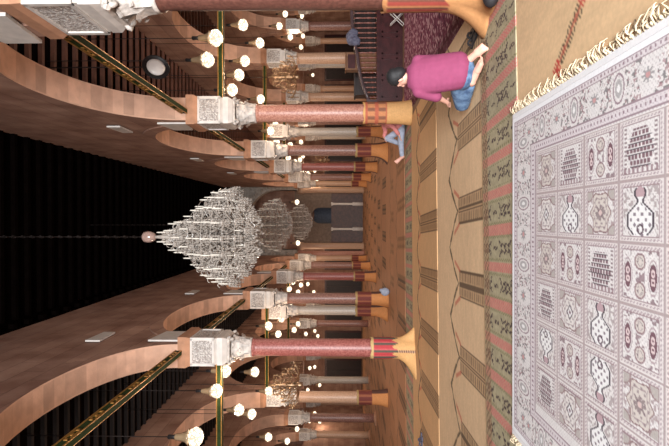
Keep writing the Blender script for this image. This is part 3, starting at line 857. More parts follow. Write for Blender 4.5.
wrap(xr+.07, ROWS_R[2], .225, 1.16, 'big straw mat wrapped round the column cut off by the top photo edge', two(lobe(-PI*.62, .3, .9, .05), lobe(PI, .28, .6, .05)), 2, 'near')
wrap(xr, ROWS_R[3], .235, 1.15, 'orange and straw mat wrapped round the pink granite column foot', lobe(-PI*.5, .05, 1.2, .03), 4, 'orange')
wrap(xl, ROWS_L[3], .22, 1.0, 'red, green and straw mat flaring from the deep red column foot', two(lobe(PI*1.18, .5, .45, .02), lobe(-.1, .26, .32, .02)), 6, 'red')
wrap(xr, ROWS_R[4], .23, 1.2, 'red topped mat wrapped round the mottled pink column foot behind the seated person', lobe(PI, .2, 1.0, .1), 1, 'dull')
wrap(3.36, 18.9, .185, 1.15, 'brown mat wrapped round the slim grey column foot in the upper arcade', lobe(PI, .1, 1.0, .06), 3, 'dull')
wrap(xl, ROWS_L[4], .23, 1.2, 'dark red and straw mat wrapped round the speckled brown column foot', lobe(-PI/2, .15, .8, .08), 5, 'dull')
wrap(-3.52, 18.3, .185, 1.2, 'dark red and straw mat wrapped round the slim grey column foot, lower arcade', lobe(PI*1.2, .15, .8, .08), 8, 'dull')
for sn, x, ROWS in (('upper', xr, ROWS_R), ('lower', xl, ROWS_L)):
    for i in (4, 5, 6): wrap(x, ROWS[i+1], .225, 1.15, 'brown mat wrapped round the %s nearest column foot of the %s arcade' % (ORD[i-1], sn), lobe(PI, .06, 1, .05), 10+i, 'dull')
wrap(AX_L[0], ROWS_L[4], .24, 1.15, 'dull red mat wrapped round the beige column foot in the lower aisle', lobe(PI, .06, 1, .05), 15, 'dull')

# ------------------------------------------------------------------ wooden balustrade in the upper aisle
YB = 13.55
t = thing('balustrade', 'dark wooden balustrade with turned balusters and wavy handrail before the upper aisle', 'balustrade', (3.25, YB, 0))
L_ = 3.7
b = MB(); b.box(0, L_, -.05, .05, .05, .66, 0, 1, .01); b.box(-.02, L_, -.07, .07, 0, .08); b.box(-.02, L_, -.075, .075, .64, .72)
for k in range(6):
    x = .1+k*.6; b.box(x, x+.5, -.07, -.05, .14, .18); b.box(x, x+.5, -.07, -.05, .54, .58); b.box(x, x+.04, -.07, -.05, .14, .58); b.box(x+.46, x+.5, -.07, -.05, .14, .58)
b.build('base_panel', M['mahogany'], t)
rail = [(0, 0, .92), (.2, 0, 1.0), (.45, 0, 1.1), (.7, 0, 1.17), (1.0, 0, 1.22), (1.3, 0, 1.26), (1.7, 0, 1.34), (2.2, 0, 1.4), (2.8, 0, 1.42), (L_, 0, 1.42)]
def rail_z(x):
    for (xa, _, za), (xb, _, zb) in zip(rail[:-1], rail[1:]):
        if xa <= x <= xb: return za+(zb-za)*(x-xa)/(xb-xa)
    return rail[-1][2]
b = MB()
b.tube(rail, .05, 10); b.box(-.05, .05, -.05, .05, .7, 1.0)
b.build('handrail', M['rail_wood'], t)
for k in range(26):
    x = .12+k*.138; z1 = rail_z(x)-.03; h = z1-.72
    b = MB()
    b.lathe([(.02, .72), (.022, .72+h*.08), (.012, .72+h*.14), (.026, .72+h*.28), (.03, .72+h*.36), (.013, .72+h*.46), (.026, .72+h*.5), (.013, .72+h*.55),
             (.022, .72+h*.7), (.026, .72+h*.8), (.012, .72+h*.9), (.02, z1)], 10, 0, (x, 0))
    b.build('baluster', M['baluster_wood'], t)
# a bundle of dark cloth thrown over the rail
def organic(name, shapes, mat, parent=None, voxel=.01, smooth=6, loc=None):
    """one continuous surface grown round rounded limbs and masses"""
    b = MB()
    for sh in shapes:
        if sh[0] == 'c':
            p0, p1, r0, r1 = Vector(sh[1]), Vector(sh[2]), sh[3], sh[4]
            d = p1-p0; n = max(2, int(d.length/(min(r0, r1)*.7)))
            n = min(n, 14)
            b.tube([p0+d*(k/n) for k in range(n+1)], [r0+(r1-r0)*k/n for k in range(n+1)], 14)
            b.sphere(p0, r0, 0, 14); b.sphere(p1, r1, 0, 14)
        else:
            c, rad = Vector(sh[1]), sh[2]
            R = sh[3] if len(sh) > 3 else Matrix.Identity(3)
            i = len(b.v); b.sphere((0, 0, 0), 1, 0, 18, rad)
            for q in range(i, len(b.v)): b.v[q] = tuple(c+R @ Vector(b.v[q]))
    o = b.build(name, mat, parent)
    rm = o.modifiers.new('skin', 'REMESH'); rm.mode = 'VOXEL'; rm.voxel_size = voxel; rm.use_smooth_shade = True
    if smooth: sm = o.modifiers.new('soften', 'SMOOTH'); sm.iterations = smooth; sm.factor = .5
    if loc is not None: o.location = loc
    return o
p = at(352, 38, YB)
o = organic('cloth_bundle', [('e', (0, 0, .06), (.22, .1, .14)), ('e', (-.1, -.06, -.04), (.14, .08, .16)), ('e', (.12, -.05, .0), (.13, .08, .14)), ('e', (.05, .03, .14), (.12, .08, .07)),
    ('c', (-.18, -.05, 0), (-.2, -.06, -.16), .04, .03)], M['dark_cloth'], None, .02, 3, (p.x, YB, rail_z(p.x-3.25)+.02))
tag(o, 'slate blue cloth bundle thrown over the wooden handrail', 'cloth')
# small honey wood book cabinet behind the rail
p = at(348, 63, 14.3)
t = thing('cabinet', 'narrow brown wooden cabinet with a pale frame behind the balustrade', 'cabinet', (p.x, 14.3, 0))
b = MB(); b.box(-.24, .24, -.14, .14, 0, 1.56); b.build('body', M['honey_wood'], t)
b = MB(); b.box(-.2, .2, -.16, -.14, 1.3, 1.52, 0, 1, .008); b.build('door', M['mahogany'], t)
b = MB(); b.box(-.26, .26, -.16, .16, 1.56, 1.6, 0, 1, .01); b.build('cornice', M['honey_wood'], t)
b = MB(); b.box(-2.0, 2.0, -.25, .25, .06, 1.25, 0, 1, .01); b.box(-2.03, 2.03, -.28, .28, 1.25, 1.3); b.box(-1.95, 1.95, -.22, .22, 0, .06)  # added dark box, keeps the gaps between the balusters dark
for k in range(6): b.box(-1.9+k*.64, -1.36+k*.64, -.27, -.25, .2, 1.1)
o = b.build('dark_backing', M['door_wood']); o.location = (5.9, 15.6, .009); tag(o, 'low dark wooden cupboard added to darken the gaps behind the balusters', 'backing')
# folding book stand
p = at(404, 18.5, 13.05)
t = thing('folding_bookstand', 'small white folding stand of crossed sticks before the balustrade panel', 'stand', (p.x, 13.05, .024))
for s in (-1, 1):
    b = MB()
    for yy in (-.08, .08): b.tube([(-.17*s, yy, .012), (.17*s, yy, .36)], .012, 8)
    b.tube([(-.17*s, -.08, .012), (-.17*s, .08, .012)], .01, 6); b.tube([(.17*s, -.08, .36), (.17*s, .08, .36)], .01, 6)
    b.build('crossed_frame', M['white_cloth'], t)

# slippers by the near wrapped column, and a bag behind it
def slippers(x, y, rz, label, mat, z=.012):
    t = thing('slippers', label, 'slippers', (x, y, z), rz)
    for s in (-1, 1):
        b = MB(); i = 0
        out = [(0, -.13), (.035, -.12), (.04, -.05), (.035, .02), (.048, .08), (.035, .125), (0, .14), (-.035, .125), (-.045, .08), (-.033, .02), (-.038, -.05), (-.033, -.12)]
        n = len(out)
        b.v += [(px+s*.055, py, 0) for px, py in out]+[(px+s*.055, py, .022) for px, py in out]
        b.face(list(reversed(range(n)))); b.face(list(range(n, 2*n)))
        for k in range(n): b.face((k, (k+1) % n, (k+1) % n+n, k+n))
        st = MB(); st.tube([(s*.055-.043, .05, .012), (s*.055-.035, .055, .05), (s*.055, .06, .065), (s*.055+.035, .055, .05), (s*.055+.043, .05, .012)], .014, 8)
        o = b.build('sole', mat, t); st.build('strap', mat, t)
p = at(474, 38, 6.05); slippers(p.x, 6.0, .3, 'pair of dark slippers on the mat beside the near wrapped column', M['black_rubber'])
p = at(421, 440, 9.9); slippers(p.x, 9.9, 1.2, 'pair of pale and dark shoes on the mat at the lower photo edge', M['dark_cloth'], .0195)
p = at(489, 4, 5.0)
o = organic('bag', [('e', (0, 0, .09), (.16, .1, .09)), ('e', (.08, .02, .13), (.08, .07, .06)), ('c', (-.1, 0, .12), (.1, 0, .2), .018, .018)], M['black_rubber'], None, .015, 2, (p.x+.12, 5.0, .0195))
tag(o, 'dark soft bag on the runner at the top photo edge before the wrapped column', 'bag')
p = at(386, 292, 17.2)
o = organic('bag', [('e', (0, 0, .15), (.15, .12, .16)), ('e', (.06, 0, .28), (.06, .06, .08))], M['grey_cloth'], None, .02, 2, (p.x, 17.25, .0195))
tag(o, 'pale grey cloth bag leaning at the speckled brown column foot', 'bag')

# ------------------------------------------------------------------ people
def finger_set(wrist, fwd, side, down, scale=1.0, curl=.5):
    """palm, four unequal fingers and a thumb; returns rounded limbs"""
    W, f, s, d = Vector(wrist), Vector(fwd).normalized(), Vector(side).normalized(), Vector(down).normalized()
    out = []; palm = W+f*.085*scale
    for k, off in enumerate((-.03, -.01, .01, .03)):
        out.append(('c', W+s*off*.6*scale, palm+s*off*scale, .013*scale, .0115*scale))
    out.append(('e', W+f*.045*scale, (.042*scale, .042*scale, .016*scale), Matrix((f, s, f.cross(s))).transposed()))
    for off, ln in ((-.03, .062), (-.01, .075), (.01, .08), (.03, .07)):
        a = palm+s*off*scale; b_ = a+f*ln*.5*scale+d*.012*curl*scale; c = b_+f*ln*.4*scale*(1-curl*.4)+d*.03*curl*scale
        out += [('c', a, b_, .0095*scale, .009*scale), ('c', b_, c, .009*scale, .0075*scale)]
    a = W+f*.025*scale+s*.03*scale; b_ = a+s*.035*scale+f*.03*scale; c = b_+f*.035*scale+s*.008*scale+d*.01*scale
    out += [('c', a, b_, .013*scale, .011*scale), ('c', b_, c, .011*scale, .009*scale)]
    return out
def rotm(fwd, up=(0, 0, 1)):
    f = Vector(fwd).normalized(); r = f.cross(Vector(up)).normalized(); u = r.cross(f)
    return Matrix((r, f, u)).transposed()          # local x right, y forward, z up
def head_shapes(c, fwd, up=(0, 0, 1), s=1.0):
    R = rotm(fwd, up); c = Vector(c)
    P = lambda x, y, z: c+R @ Vector((x*s, y*s, z*s))
    E = lambda x, y, z, rx, ry, rz: ('e', P(x, y, z), (rx*s, ry*s, rz*s), R)
    return [E(0, -.01, .03, .075, .093, .085), E(0, .02, -.03, .06, .075, .08), E(0, .045, -.075, .036, .04, .032),
            ('c', P(0, .09, .012), P(0, .108, -.022), .010*s, .015*s), E(0, .075, .03, .05, .018, .012), E(0, .088, -.055, .024, .012, .008),
            E(.077, -.005, -.01, .012, .022, .034), E(-.077, -.005, -.01, .012, .022, .034), E(.03, .078, .008, .014, .011, .009), E(-.03, .078, .008, .014, .011, .009)]
def hair_shapes(c, fwd, up=(0, 0, 1), s=1.0):
    R = rotm(fwd, up); c = Vector(c)
    P = lambda x, y, z: c+R @ Vector((x*s, y*s, z*s))
    E = lambda x, y, z, rx, ry, rz: ('e', P(x, y, z), (rx*s, ry*s, rz*s), R)
    return [E(0, -.022, .052, .088, .100, .082), E(0, -.055, .0, .08, .062, .085), E(.06, -.03, .01, .025, .05, .05), E(-.06, -.03, .01, .025, .05, .05)]
# --- kneeling person in a pink shirt, seen from behind, sitting back on the heels
HX, HY = 1.69, 5.72
pel = Vector((1.69, 5.70, .27)); chest = Vector((1.68, 5.80, .60)); neck = Vector((1.695, 5.85, .815)); headc = Vector((1.70, 5.89, .935))
shL, shR = Vector((1.515, 5.82, .71)), Vector((1.87, 5.81, .72))
elL, haL = Vector((1.455, 5.84, .49)), Vector((1.43, 6.03, .325))
elR, haR = Vector((1.90, 5.99, .50)), Vector((1.84, 6.16, .32))
hipL, hipR = Vector((1.60, 5.74, .26)), Vector((1.79, 5.73, .26))
knL, knR = Vector((1.42, 6.10, .135)), Vector((1.88, 6.16, .135))
anL, anR = Vector((1.59, 5.62, .12)), Vector((1.81, 5.57, .17))
toL, toR = Vector((1.735, 5.47, .07)), Vector((1.885, 5.425, .062))
hf = Vector((-.72, .62, -.3))
person = thing('person', 'kneeling person in pink shirt and jeans seen from behind, barefoot, hands on thighs', 'person', (HX, HY, .02))
off = Vector((HX, HY, .012))
def sh(lst):
    out = []
    for s_ in lst:
        if s_[0] == 'c': out.append(('c', Vector(s_[1])-off, Vector(s_[2])-off, s_[3], s_[4]))
        else: out.append(('e', Vector(s_[1])-off, *s_[2:]))
    return out
def foot(ank, toe, side):
    a, t_ = Vector(ank), Vector(toe); d = (t_-a).normalized(); s = d.cross(Vector(side)).normalized()
    mid = a+(t_-a)*.6
    out = [('c', a, mid, .046, .042), ('c', mid-s*.012, t_-s*.022, .04, .03), ('c', mid+s*.012, t_+s*.022, .04, .03), ('e', a-d*.025, (.05, .05, .05))]
    for k in range(5):
        o_ = s*(-.044+.022*k); r = .018-.0016*k
        out.append(('c', t_+o_*.8, t_+o_+d*(.042-.004*k), r, r*.85))
    return out
body = [('c', pel, chest, .13, .13), ('c', chest, neck, .11, .05), ('c', neck-Vector((0, .01, .03)), headc-Vector((0, 0, .04)), .052, .05),
        ('c', shL, elL, .046, .04), ('c', elL, haL, .04, .026), ('c', shR, elR, .046, .04), ('c', elR, haR, .04, .026), ('c', shL, shR, .05, .05),
        ('c', hipL, knL, .075, .05), ('c', hipR, knR, .075, .05), ('c', knL, anL, .05, .036), ('c', knR, anR, .05, .036)]
body += foot(anL, toL, (0, 0, 1)) + foot(anR, toR, (0, 1, .2))
body += finger_set(haL, (.0, .85, -.3), (1, 0, 0), (0, 0, -1)) + finger_set(haR, (-.1, .85, -.3), (-1, 0, 0), (0, 0, -1))
body += head_shapes(headc, hf, (0, 0, 1), 1.08)
organic('body', sh(body), M['skin'], person, .0075, 3)
organic('hair', sh(hair_shapes(headc, hf, (0, 0, 1), 1.12)), M['hair'], person, .009, 3)
shirt = []
for k in range(9):
    u = k/8; cz = Vector((1.71-.02*u, 5.655+.155*u, .27+.44*u))
    shirt.append(('e', cz, (.222+.008*math.sin(PI*u), .175-.04*u, .14)))
shirt += [('c', shL+Vector((.03, 0, -.01)), shR-Vector((.02, 0, .01)), .085, .085), ('c', Vector((1.60, 5.83, .79)), Vector((1.78, 5.83, .795)), .06, .06), ('c', shR-Vector((0, 0, .06)), Vector((1.86, 5.74, .3)), .075, .075),
         ('c', shL, shL+(elL-shL)*.97, .08, .07), ('c', shR, shR+(elR-shR)*.97, .08, .07), ('e', neck-Vector((0, .02, .05)), (.085, .075, .05))]
organic('shirt', sh(shirt), M['shirt'], person, .011, 14)
jn = [('c', hipL, knL, .115, .085), ('c', hipR, knR, .115, .085), ('c', knL+Vector((0, 0, -.02)), anL+(knL-anL)*.25, .08, .062), ('c', knR+Vector((0, 0, -.02)), anR+(knR-anR)*.12, .08, .062), ('e', pel+Vector((0, -.02, -.05)), (.2, .175, .14))]
organic('jeans', sh(jn), M['jeans'], person, .011, 4)

# --- person sitting on the floor behind the pink granite column, legs stretched out
PX, PY = 2.35, 12.75
seat = thing('person', 'person in pale grey trousers sitting behind the pink granite column, leg stretched out', 'person', (PX, PY, .03))
off = Vector((PX, PY, .012))
pel, chest, neck, headc = Vector((2.4, 12.75, .12)), Vector((2.52, 12.75, .38)), Vector((2.56, 12.75, .62)), Vector((2.55, 12.74, .77))
h1, k1, a1, t1 = Vector((2.3, 12.62, .12)), Vector((1.95, 12.6, .13)), Vector((1.58, 12.6, .10)), Vector((1.46, 12.58, .24))
h2, k2, a2, t2 = Vector((2.32, 12.86, .12)), Vector((2.12, 12.95, .46)), Vector((1.98, 13.0, .1)), Vector((1.82, 13.0, .06))
s1, e1, w1 = Vector((2.5, 12.56, .55)), Vector((2.33, 12.45, .34)), Vector((2.12, 12.45, .19))
s2, e2, w2 = Vector((2.5, 12.94, .55)), Vector((2.32, 13.0, .5)), Vector((2.16, 12.97, .54))
body = [('c', pel, chest, .12, .12), ('c', chest, neck, .1, .05), ('c', neck, headc, .05, .05), ('c', h1, k1, .07, .05), ('c', k1, a1, .05, .036), ('c', h2, k2, .07, .05), ('c', k2, a2, .05, .036),
        ('c', s1, e1, .045, .036), ('c', e1, w1, .036, .025), ('c', s2, e2, .045, .036), ('c', e2, w2, .036, .025), ('c', s1, s2, .05, .05)]
body += foot(a1, t1, (0, 1, 0)) + foot(a2, t2, (0, 0, 1)) + finger_set(w1, (-1, 0, -.3), (0, 1, 0), (0, 0, -1)) + finger_set(w2, (-.8, 0, -.3), (0, -1, 0), (0, 0, -1)) + head_shapes(headc, (-1, -.2, -.1))
organic('body', sh(body), M['skin'], seat, .009, 3)
organic('hair', sh(hair_shapes(headc, (-1, -.2, -.1), (0, 0, 1), 1.03)), M['hair'], seat, .01, 3)
organic('tunic', sh([('e', chest, (.17, .21, .25)), ('e', pel+Vector((0, 0, .06)), (.19, .22, .16)), ('c', s1, s2, .075, .075), ('c', s1, e1, .075, .06), ('c', e1, w1+(e1-w1)*.2, .06, .05), ('c', s2, e2, .075, .06), ('c', e2, w2+(e2-w2)*.2, .06, .05)]), M['pink_cloth'], seat, .013, 5)
organic('trousers', sh([('c', h1, k1, .1, .078), ('c', k1, a1+(k1-a1)*.12, .078, .06), ('c', h2, k2, .1, .078), ('c', k2, a2+(k2-a2)*.12, .078, .06), ('e', pel, (.15, .2, .12))]), M['grey_cloth'], seat, .012, 4)

# ------------------------------------------------------------------ crystal chandeliers on the nave axis
ARM = {}
def arm_meshes(R, dz, big):
    key = (round(R, 2), dz, big)
    if key in ARM: return ARM[key]
    b = MB(); n = 6 if big else 4
    pts = [(.07, 0, dz)]
    for k in range(1, 13):
        u = k/12; pts.append((.07+(R-.07)*u, 0, dz*(1-u)**2-.10*math.sin(PI*u)*(R/.6)**.5-.07*math.sin(2*PI*u)))
    b.tube(pts, .014, n)
    cpts = []
    for k in range(10): a = k*.6; q = .07*(1-k/13); cpts.append((R*.72+q*math.cos(a), 0, -.0+.07+q*math.sin(a)))
    b.tube(cpts, .009, n)
    am = b.mesh('arm', M['crystal'])
    b = MB(); b.lathe([(.012, -.02), (.05, .0), (.062, .018), (.02, .022), (.018, .05)], 10, 0, (R, 0)); b.lathe([(.013, .05), (.013, .2), (.006, .225)], 8, 1, (R, 0))
    ca = b.mesh('candle', [M['crystal'], M['candle']])
    b = MB()
    for k in range(8):
        a = 2*PI*k/8
        for j in range(3): b.octa((R+.056*math.cos(a), .056*math.sin(a), -.02-.045*j), .011, .022)
    b.tube([(R+.056*math.cos(q*PI/6), .056*math.sin(q*PI/6), -.0) for q in range(13)], .004, 4)
    b.tube([(R*(1-u*.55), .05*math.sin(PI*u), -.02-.16*math.sin(PI*u)) for u in [q/8 for q in range(9)]], .004, 4)
    for k in range(9):
        u = k/8; b.octa((R*(1-u*.55), .05*math.sin(PI*u), -.04-.16*math.sin(PI*u)), .012, .022)
    dm = b.mesh('crystal_fringe', M['crystal'])
    ARM[key] = (am, ca, dm); return ARM[key]
TIERS = [(.93, 20, .44, .16), (.88, 18, .62, .14), (.78, 16, .78, .14), (.72, 14, .26, .12), (.6, 12, .96, .12), (.44, 8, 1.13, .1), (.45, 10, .13, .1), (.34, 6, 1.31, .08), (.26, 6, 1.48, .06), (.13, 4, 1.66, .05)]
def chandelier(x, y, z0, s, label, fine=True):
    """z0: its lowest point"""
    t = thing('crystal_chandelier', label, 'chandelier', (x, y, z0), 0, 'crystal chandeliers along the nave')
    t.scale = (s, s, s*1.04)
    b = MB()
    b.lathe([(.01, .0), (.05, .05), (.03, .1), (.07, .2), (.04, .3), (.08, .5), (.05, .7), (.07, .9), (.04, 1.1), (.06, 1.3), (.035, 1.5), (.05, 1.7), (.03, 1.95)], 12)
    b.build('stem', M['crystal'], t)
    b = MB(); b.lathe([(.02, 1.93), (.07, 1.95), (.105, 2.02), (.115, 2.08), (.1, 2.15), (.05, 2.19), (.02, 2.2)], 20); b.build('ball', M['ball'], t)
    for ti, (R, n, z, dz) in enumerate(TIERS):
        am, ca, dm = arm_meshes(R, dz, fine)
        for k in range(n):
            a = 2*PI*(k+.5*(ti % 2))/n
            o = link('arm', am, t, (0, 0, z), a)
            link('candle', ca, o)
            if fine: link('crystal_fringe', dm, o)
    b = MB(); r_ = random.Random(3)
    env = [(.06, .0), (.36, .1), (.78, .22), (.93, .4), (.96, .6), (.9, .78), (.78, .95), (.58, 1.1), (.42, 1.25), (.32, 1.45), (.22, 1.65), (.12, 1.8)]
    for _ in range(800 if fine else 300):
        z = r_.uniform(.02, 1.2) if r_.random() < .94 else r_.uniform(1.2, 1.78)
        for (ra, za), (rb, zb) in zip(env[:-1], env[1:]):
            if za <= z <= zb: rm_ = ra+(rb-ra)*(z-za)/(zb-za)
        q = rm_*math.sqrt(r_.uniform(.1, 1)); a = r_.uniform(0, 2*PI)
        if r_.random() < .6: b.octa((q*math.cos(a), q*math.sin(a), z), r_.uniform(.012, .024), r_.uniform(.02, .05))
        else:
            c = Vector((q*math.cos(a), q*math.sin(a), z)); rd = Vector((math.cos(a), math.sin(a), 0)); p_ = []
            for k in range(7): g = k*.8; w_ = .06*(1-k/9); p_.append(c+rd*(w_*math.cos(g))+Vector((0, 0, w_*math.sin(g))))
            b.tube(p_, .008, 4)
    for (ra, za) in env[1:8]:
        for f_ in (.5, .92): b.tube([(ra*f_*math.cos(q*PI/10), ra*f_*math.sin(q*PI/10), za+.06) for q in range(21)], .006, 4)
    b.build('crystal_lace', M['crystal'], t)
    b = MB(); top = (NAVE_Z+.1-z0)/(s*1.04); n = int((top-2.2)/.09)
    for k in range(n):
        z = 2.2+k*.09; e = (k % 2)
        pts = [((.022*math.cos(g)) if e else 0, 0 if e else .022*math.cos(g), z+.05+.055*math.sin(g)) for g in [q*PI/4 for q in range(9)]]
        b.tube(pts, .006, 4)
    b.tube([(0, 0, 2.2), (0, 0, top)], .007, 5)
    o = b.build('chain', M['iron'], t); o['label'] = 'long dark hanging chain'
DC = 9.0
p = at(257, 237, DC); chandelier(p.x, DC, p.z, .95, 'huge nearest crystal chandelier under a glass ball on a long chain')
p = at(293, 225, 17); chandelier(p.x, 17, p.z, .98, 'middle crystal chandelier partly hidden behind the huge nearest one', False)
p = at(313, 222, 24.5); chandelier(p.x, 24.5, p.z, .95, 'farthest dim crystal chandelier before the prayer niche', False)

# bronze chandeliers in the side aisles
def bronze(x, y, z0, s, label):
    t = thing('bronze_chandelier', label, 'chandelier', (x, y, z0), 0, 'bronze chandeliers'); t.scale = (s, s, s)
    b = MB(); b.lathe([(.02, 0), (.08, .06), (.05, .14), (.07, .3), (.03, .5), (.05, .7), (.02, 1.0)], 12); b.build('stem', M['brass'], t)
    for R, n, z in ((.62, 14, .25), (.46, 12, .48), (.28, 8, .72)):
        b = MB()
        pts = [(.05, 0, 0)]+[(R*u, 0, -.12*math.sin(PI*u)) for u in (.2, .4, .6, .8, 1)]
        b.tube(pts, .014, 5); cp = []
        for k in range(9): a = k*.7; q = .08*(1-k/11); cp.append((R*.7+q*math.cos(a), 0, .06+q*math.sin(a)))
        b.tube(cp, .011, 5); b.lathe([(.01, -.01), (.045, .02), (.02, .03), (.016, .12)], 8, 0, (R, 0))
        for k in range(3): b.octa((R, .0, -.05-.06*k), .02, .03)
        me = b.mesh('arm', M['brass'])
        for k in range(n): link('arm', me, t, (0, 0, z), 2*PI*k/n)
    b = MB(); b.tube([(0, 0, 1.0), (0, 0, (AISLE_Z+.02-z0)/s)], .01, 5); b.build('rod', M['iron'], t)
p = at(300, 77, 15); bronze(p.x, 15, p.z, 1.0, 'bronze chandelier in the upper aisle beside a carved capital')
p = at(303, 385, 13.6); bronze(p.x, 13.6, p.z, 1.0, 'bronze chandelier in the lower aisle behind the deep red column')
p = at(330, 160, 24.5); bronze(p.x, 24.5, p.z, .9, 'small dim gilt chandelier behind the upper arcade columns')

# ------------------------------------------------------------------ lit glass lamps hung in the aisles
LM = {}
def lamp_meshes():
    b = MB(); b.lathe([(.012, .42), (.04, .4), (.035, .32), (.045, .29)], 12); LM['holder'] = b.mesh('holder', M['black_metal'])
    b = MB(); b.lathe([(.03, .3), (.05, .27), (.06, .18), (.085, .1), (.13, .05)], 20, 0, mod=lambda a, z: 1+.1*math.cos(10*a)); LM['collar'] = b.mesh('glass_collar', M['lamp_clear'])
    b = MB(); b.lathe([(.05, .05), (.12, .02), (.145, -.05), (.135, -.11), (.09, -.16), (.045, -.185), (.01, -.19)], 24, 0, mod=lambda a, z: 1+.16*math.cos(8*a+z*14), sm=False)
    LM['shade'] = b.mesh('lamp_shade', M['lamp'])
lamp_meshes()
RODS = {}
PLACED = []
def lamp(px, py, label, s=1.0):
    zl = 4.55
    y0 = max(5.5, min((zl-EYE)*F_PX/max(345.5-px, 27), 41))
    def clear(p):
        for X, w_ in [(xr, .55), (xl, .55)]+[(x, .5) for x in AX_R+AX_L]:
            if abs(p.x-X) < w_: return False
        jy = (p.y-Y0-.2) % JSTEP
        if not (JW+.02 < jy < JSTEP-.02): return False
        for cx_, cy_ in ((3.36, 18.9), (-3.52, 18.3)):
            if abs(p.x-cx_) < .8 and abs(p.y-cy_) < 1.0: return False
        for q in (DA+.45,):
            if abs(p.y-q) < .8: return False
        return all((p-q).length > .42 and math.hypot(p.x-q.x, p.y-q.y) > .3 for q in PLACED)
    for k in range(140):                   # the same line of sight, a little nearer or farther until it hangs free
        yy = y0*(1+.006*((k+1)//2)*(1 if k % 2 else -1)); p = at(px, py, yy)
        if clear(p): break
    else: print('lamp not clear', px, py)
    PLACED.append(p)
    t = thing('glass_lamp', label, 'lamp', p, random.uniform(0, 6), 'lit glass lamps hung in the aisles'); t.scale = (s, s, s)
    link('holder', LM['holder'], t); link('glass_collar', LM['collar'], t); link('lamp_shade', LM['shade'], t)
    zt = AISLE_Z+.02 if (p.x > 2.3 or p.x < -2.7) else NAVE_Z+.1
    b = MB(); b.tube([(0, 0, .4), (0, 0, (zt-p.z)/s)], .008, 5); b.build('rod', M['iron'], t)
    l = bpy.data.lights.new('lamp_light', 'POINT'); l.energy = LAMP_WATTS; l.color = LAMP_COLOR; l.shadow_soft_size = .06
    link('lamp_light', l, t, (0, 0, -.27))
NEAR_UP = [(213, 38), (205, 60), (237, 75), (230, 90), (241, 25), (243, 61), (258, 43), (259, 99)]
NEAR_LO = [(192, 437), (214, 391), (223, 371), (237, 410), (250, 414), (253, 372), (267, 437), (267, 391)]
MID_UP = [(269, 131), (274, 125), (275, 142), (283, 137), (284, 14), (278, 26), (287, 97), (289, 37), (287, 158), (289, 145), (294, 162), (300, 64)]
MID_LO = [(272, 313), (267, 326), (277, 334), (280, 319), (286, 441), (288, 289), (290, 307), (292, 282), (293, 330), (294, 386), (296, 429), (297, 324), (297, 292), (300, 285)]
FAR_UP = [(301, 16), (308, 26), (302, 36), (309, 38), (308, 43), (313, 43), (300, 47), (312, 75), (301, 132), (299, 160), (302, 156), (302, 165), (301, 171), (307, 173), (309, 175), (314, 171), (310, 180), (316, 181), (300, 142)]
NICHE = [(296, 202), (297, 243)]
FAR_LO = [(305, 334), (314, 331), (317, 336), (312, 308), (313, 292), (307, 284), (304, 267), (310, 266), (316, 266), (313, 257), (317, 257), (307, 390), (309, 368), (314, 367), (319, 385), (314, 396), (314, 413), (309, 421), (319, 422)]
for lst, what in ((NEAR_UP, 'large lit glass lamp in the upper aisle, %s from the photo\'s left'), (NEAR_LO, 'large lit glass lamp in the lower aisle, %s from the photo\'s left'),
                  (MID_UP, 'medium lit glass lamp of the upper aisles, %s from the photo\'s left'), (MID_LO, 'medium lit glass lamp of the lower aisles, %s from the photo\'s left'),
                  (FAR_UP, 'tiny far lit lamp of the upper aisles, %s from the photo\'s left'), (NICHE, 'tiny lit lamp before the far prayer niche arch, %s from the photo\'s left'), (FAR_LO, 'tiny far lit lamp of the lower aisles, %s from the photo\'s left')):
    for k, (px, py) in enumerate(sorted(lst)):
        lamp(px, py, what % ORD[k], s=1.15 if (px, py) in ((213, 38), (192, 437)) else 1.0)

# round dish with a white disc
p = at(156, 67, 9.6)
t = thing('round_pendant', 'round dark dish with a white disc hanging in the upper aisle, unlit', 'pendant', p)
R = Matrix.Rotation(math.radians(-60), 3, 'X') @ Matrix.Rotation(math.radians(-14), 3, 'Y')
b = MB(); b.lathe([(.02, .12), (.12, .1), (.25, .03), (.265, 0), (.25, -.012), (.24, 0), (.02, .03)], 32); me = b.mesh('dish', M['black_metal']); me.transform(R.to_4x4()); link('dish', me, t)
b = MB(); b.lathe([(.01, -.045), (.1, -.035), (.17, -.008), (.18, .01)], 32); me = b.mesh('white_disc', M['disc_white']); me.transform(R.to_4x4()); link('white_disc', me, t)
b = MB(); b.tube([(0, .0, .08), (0, 0, AISLE_Z+.02-p.z)], .012, 6); b.build('rod', M['iron'], t)

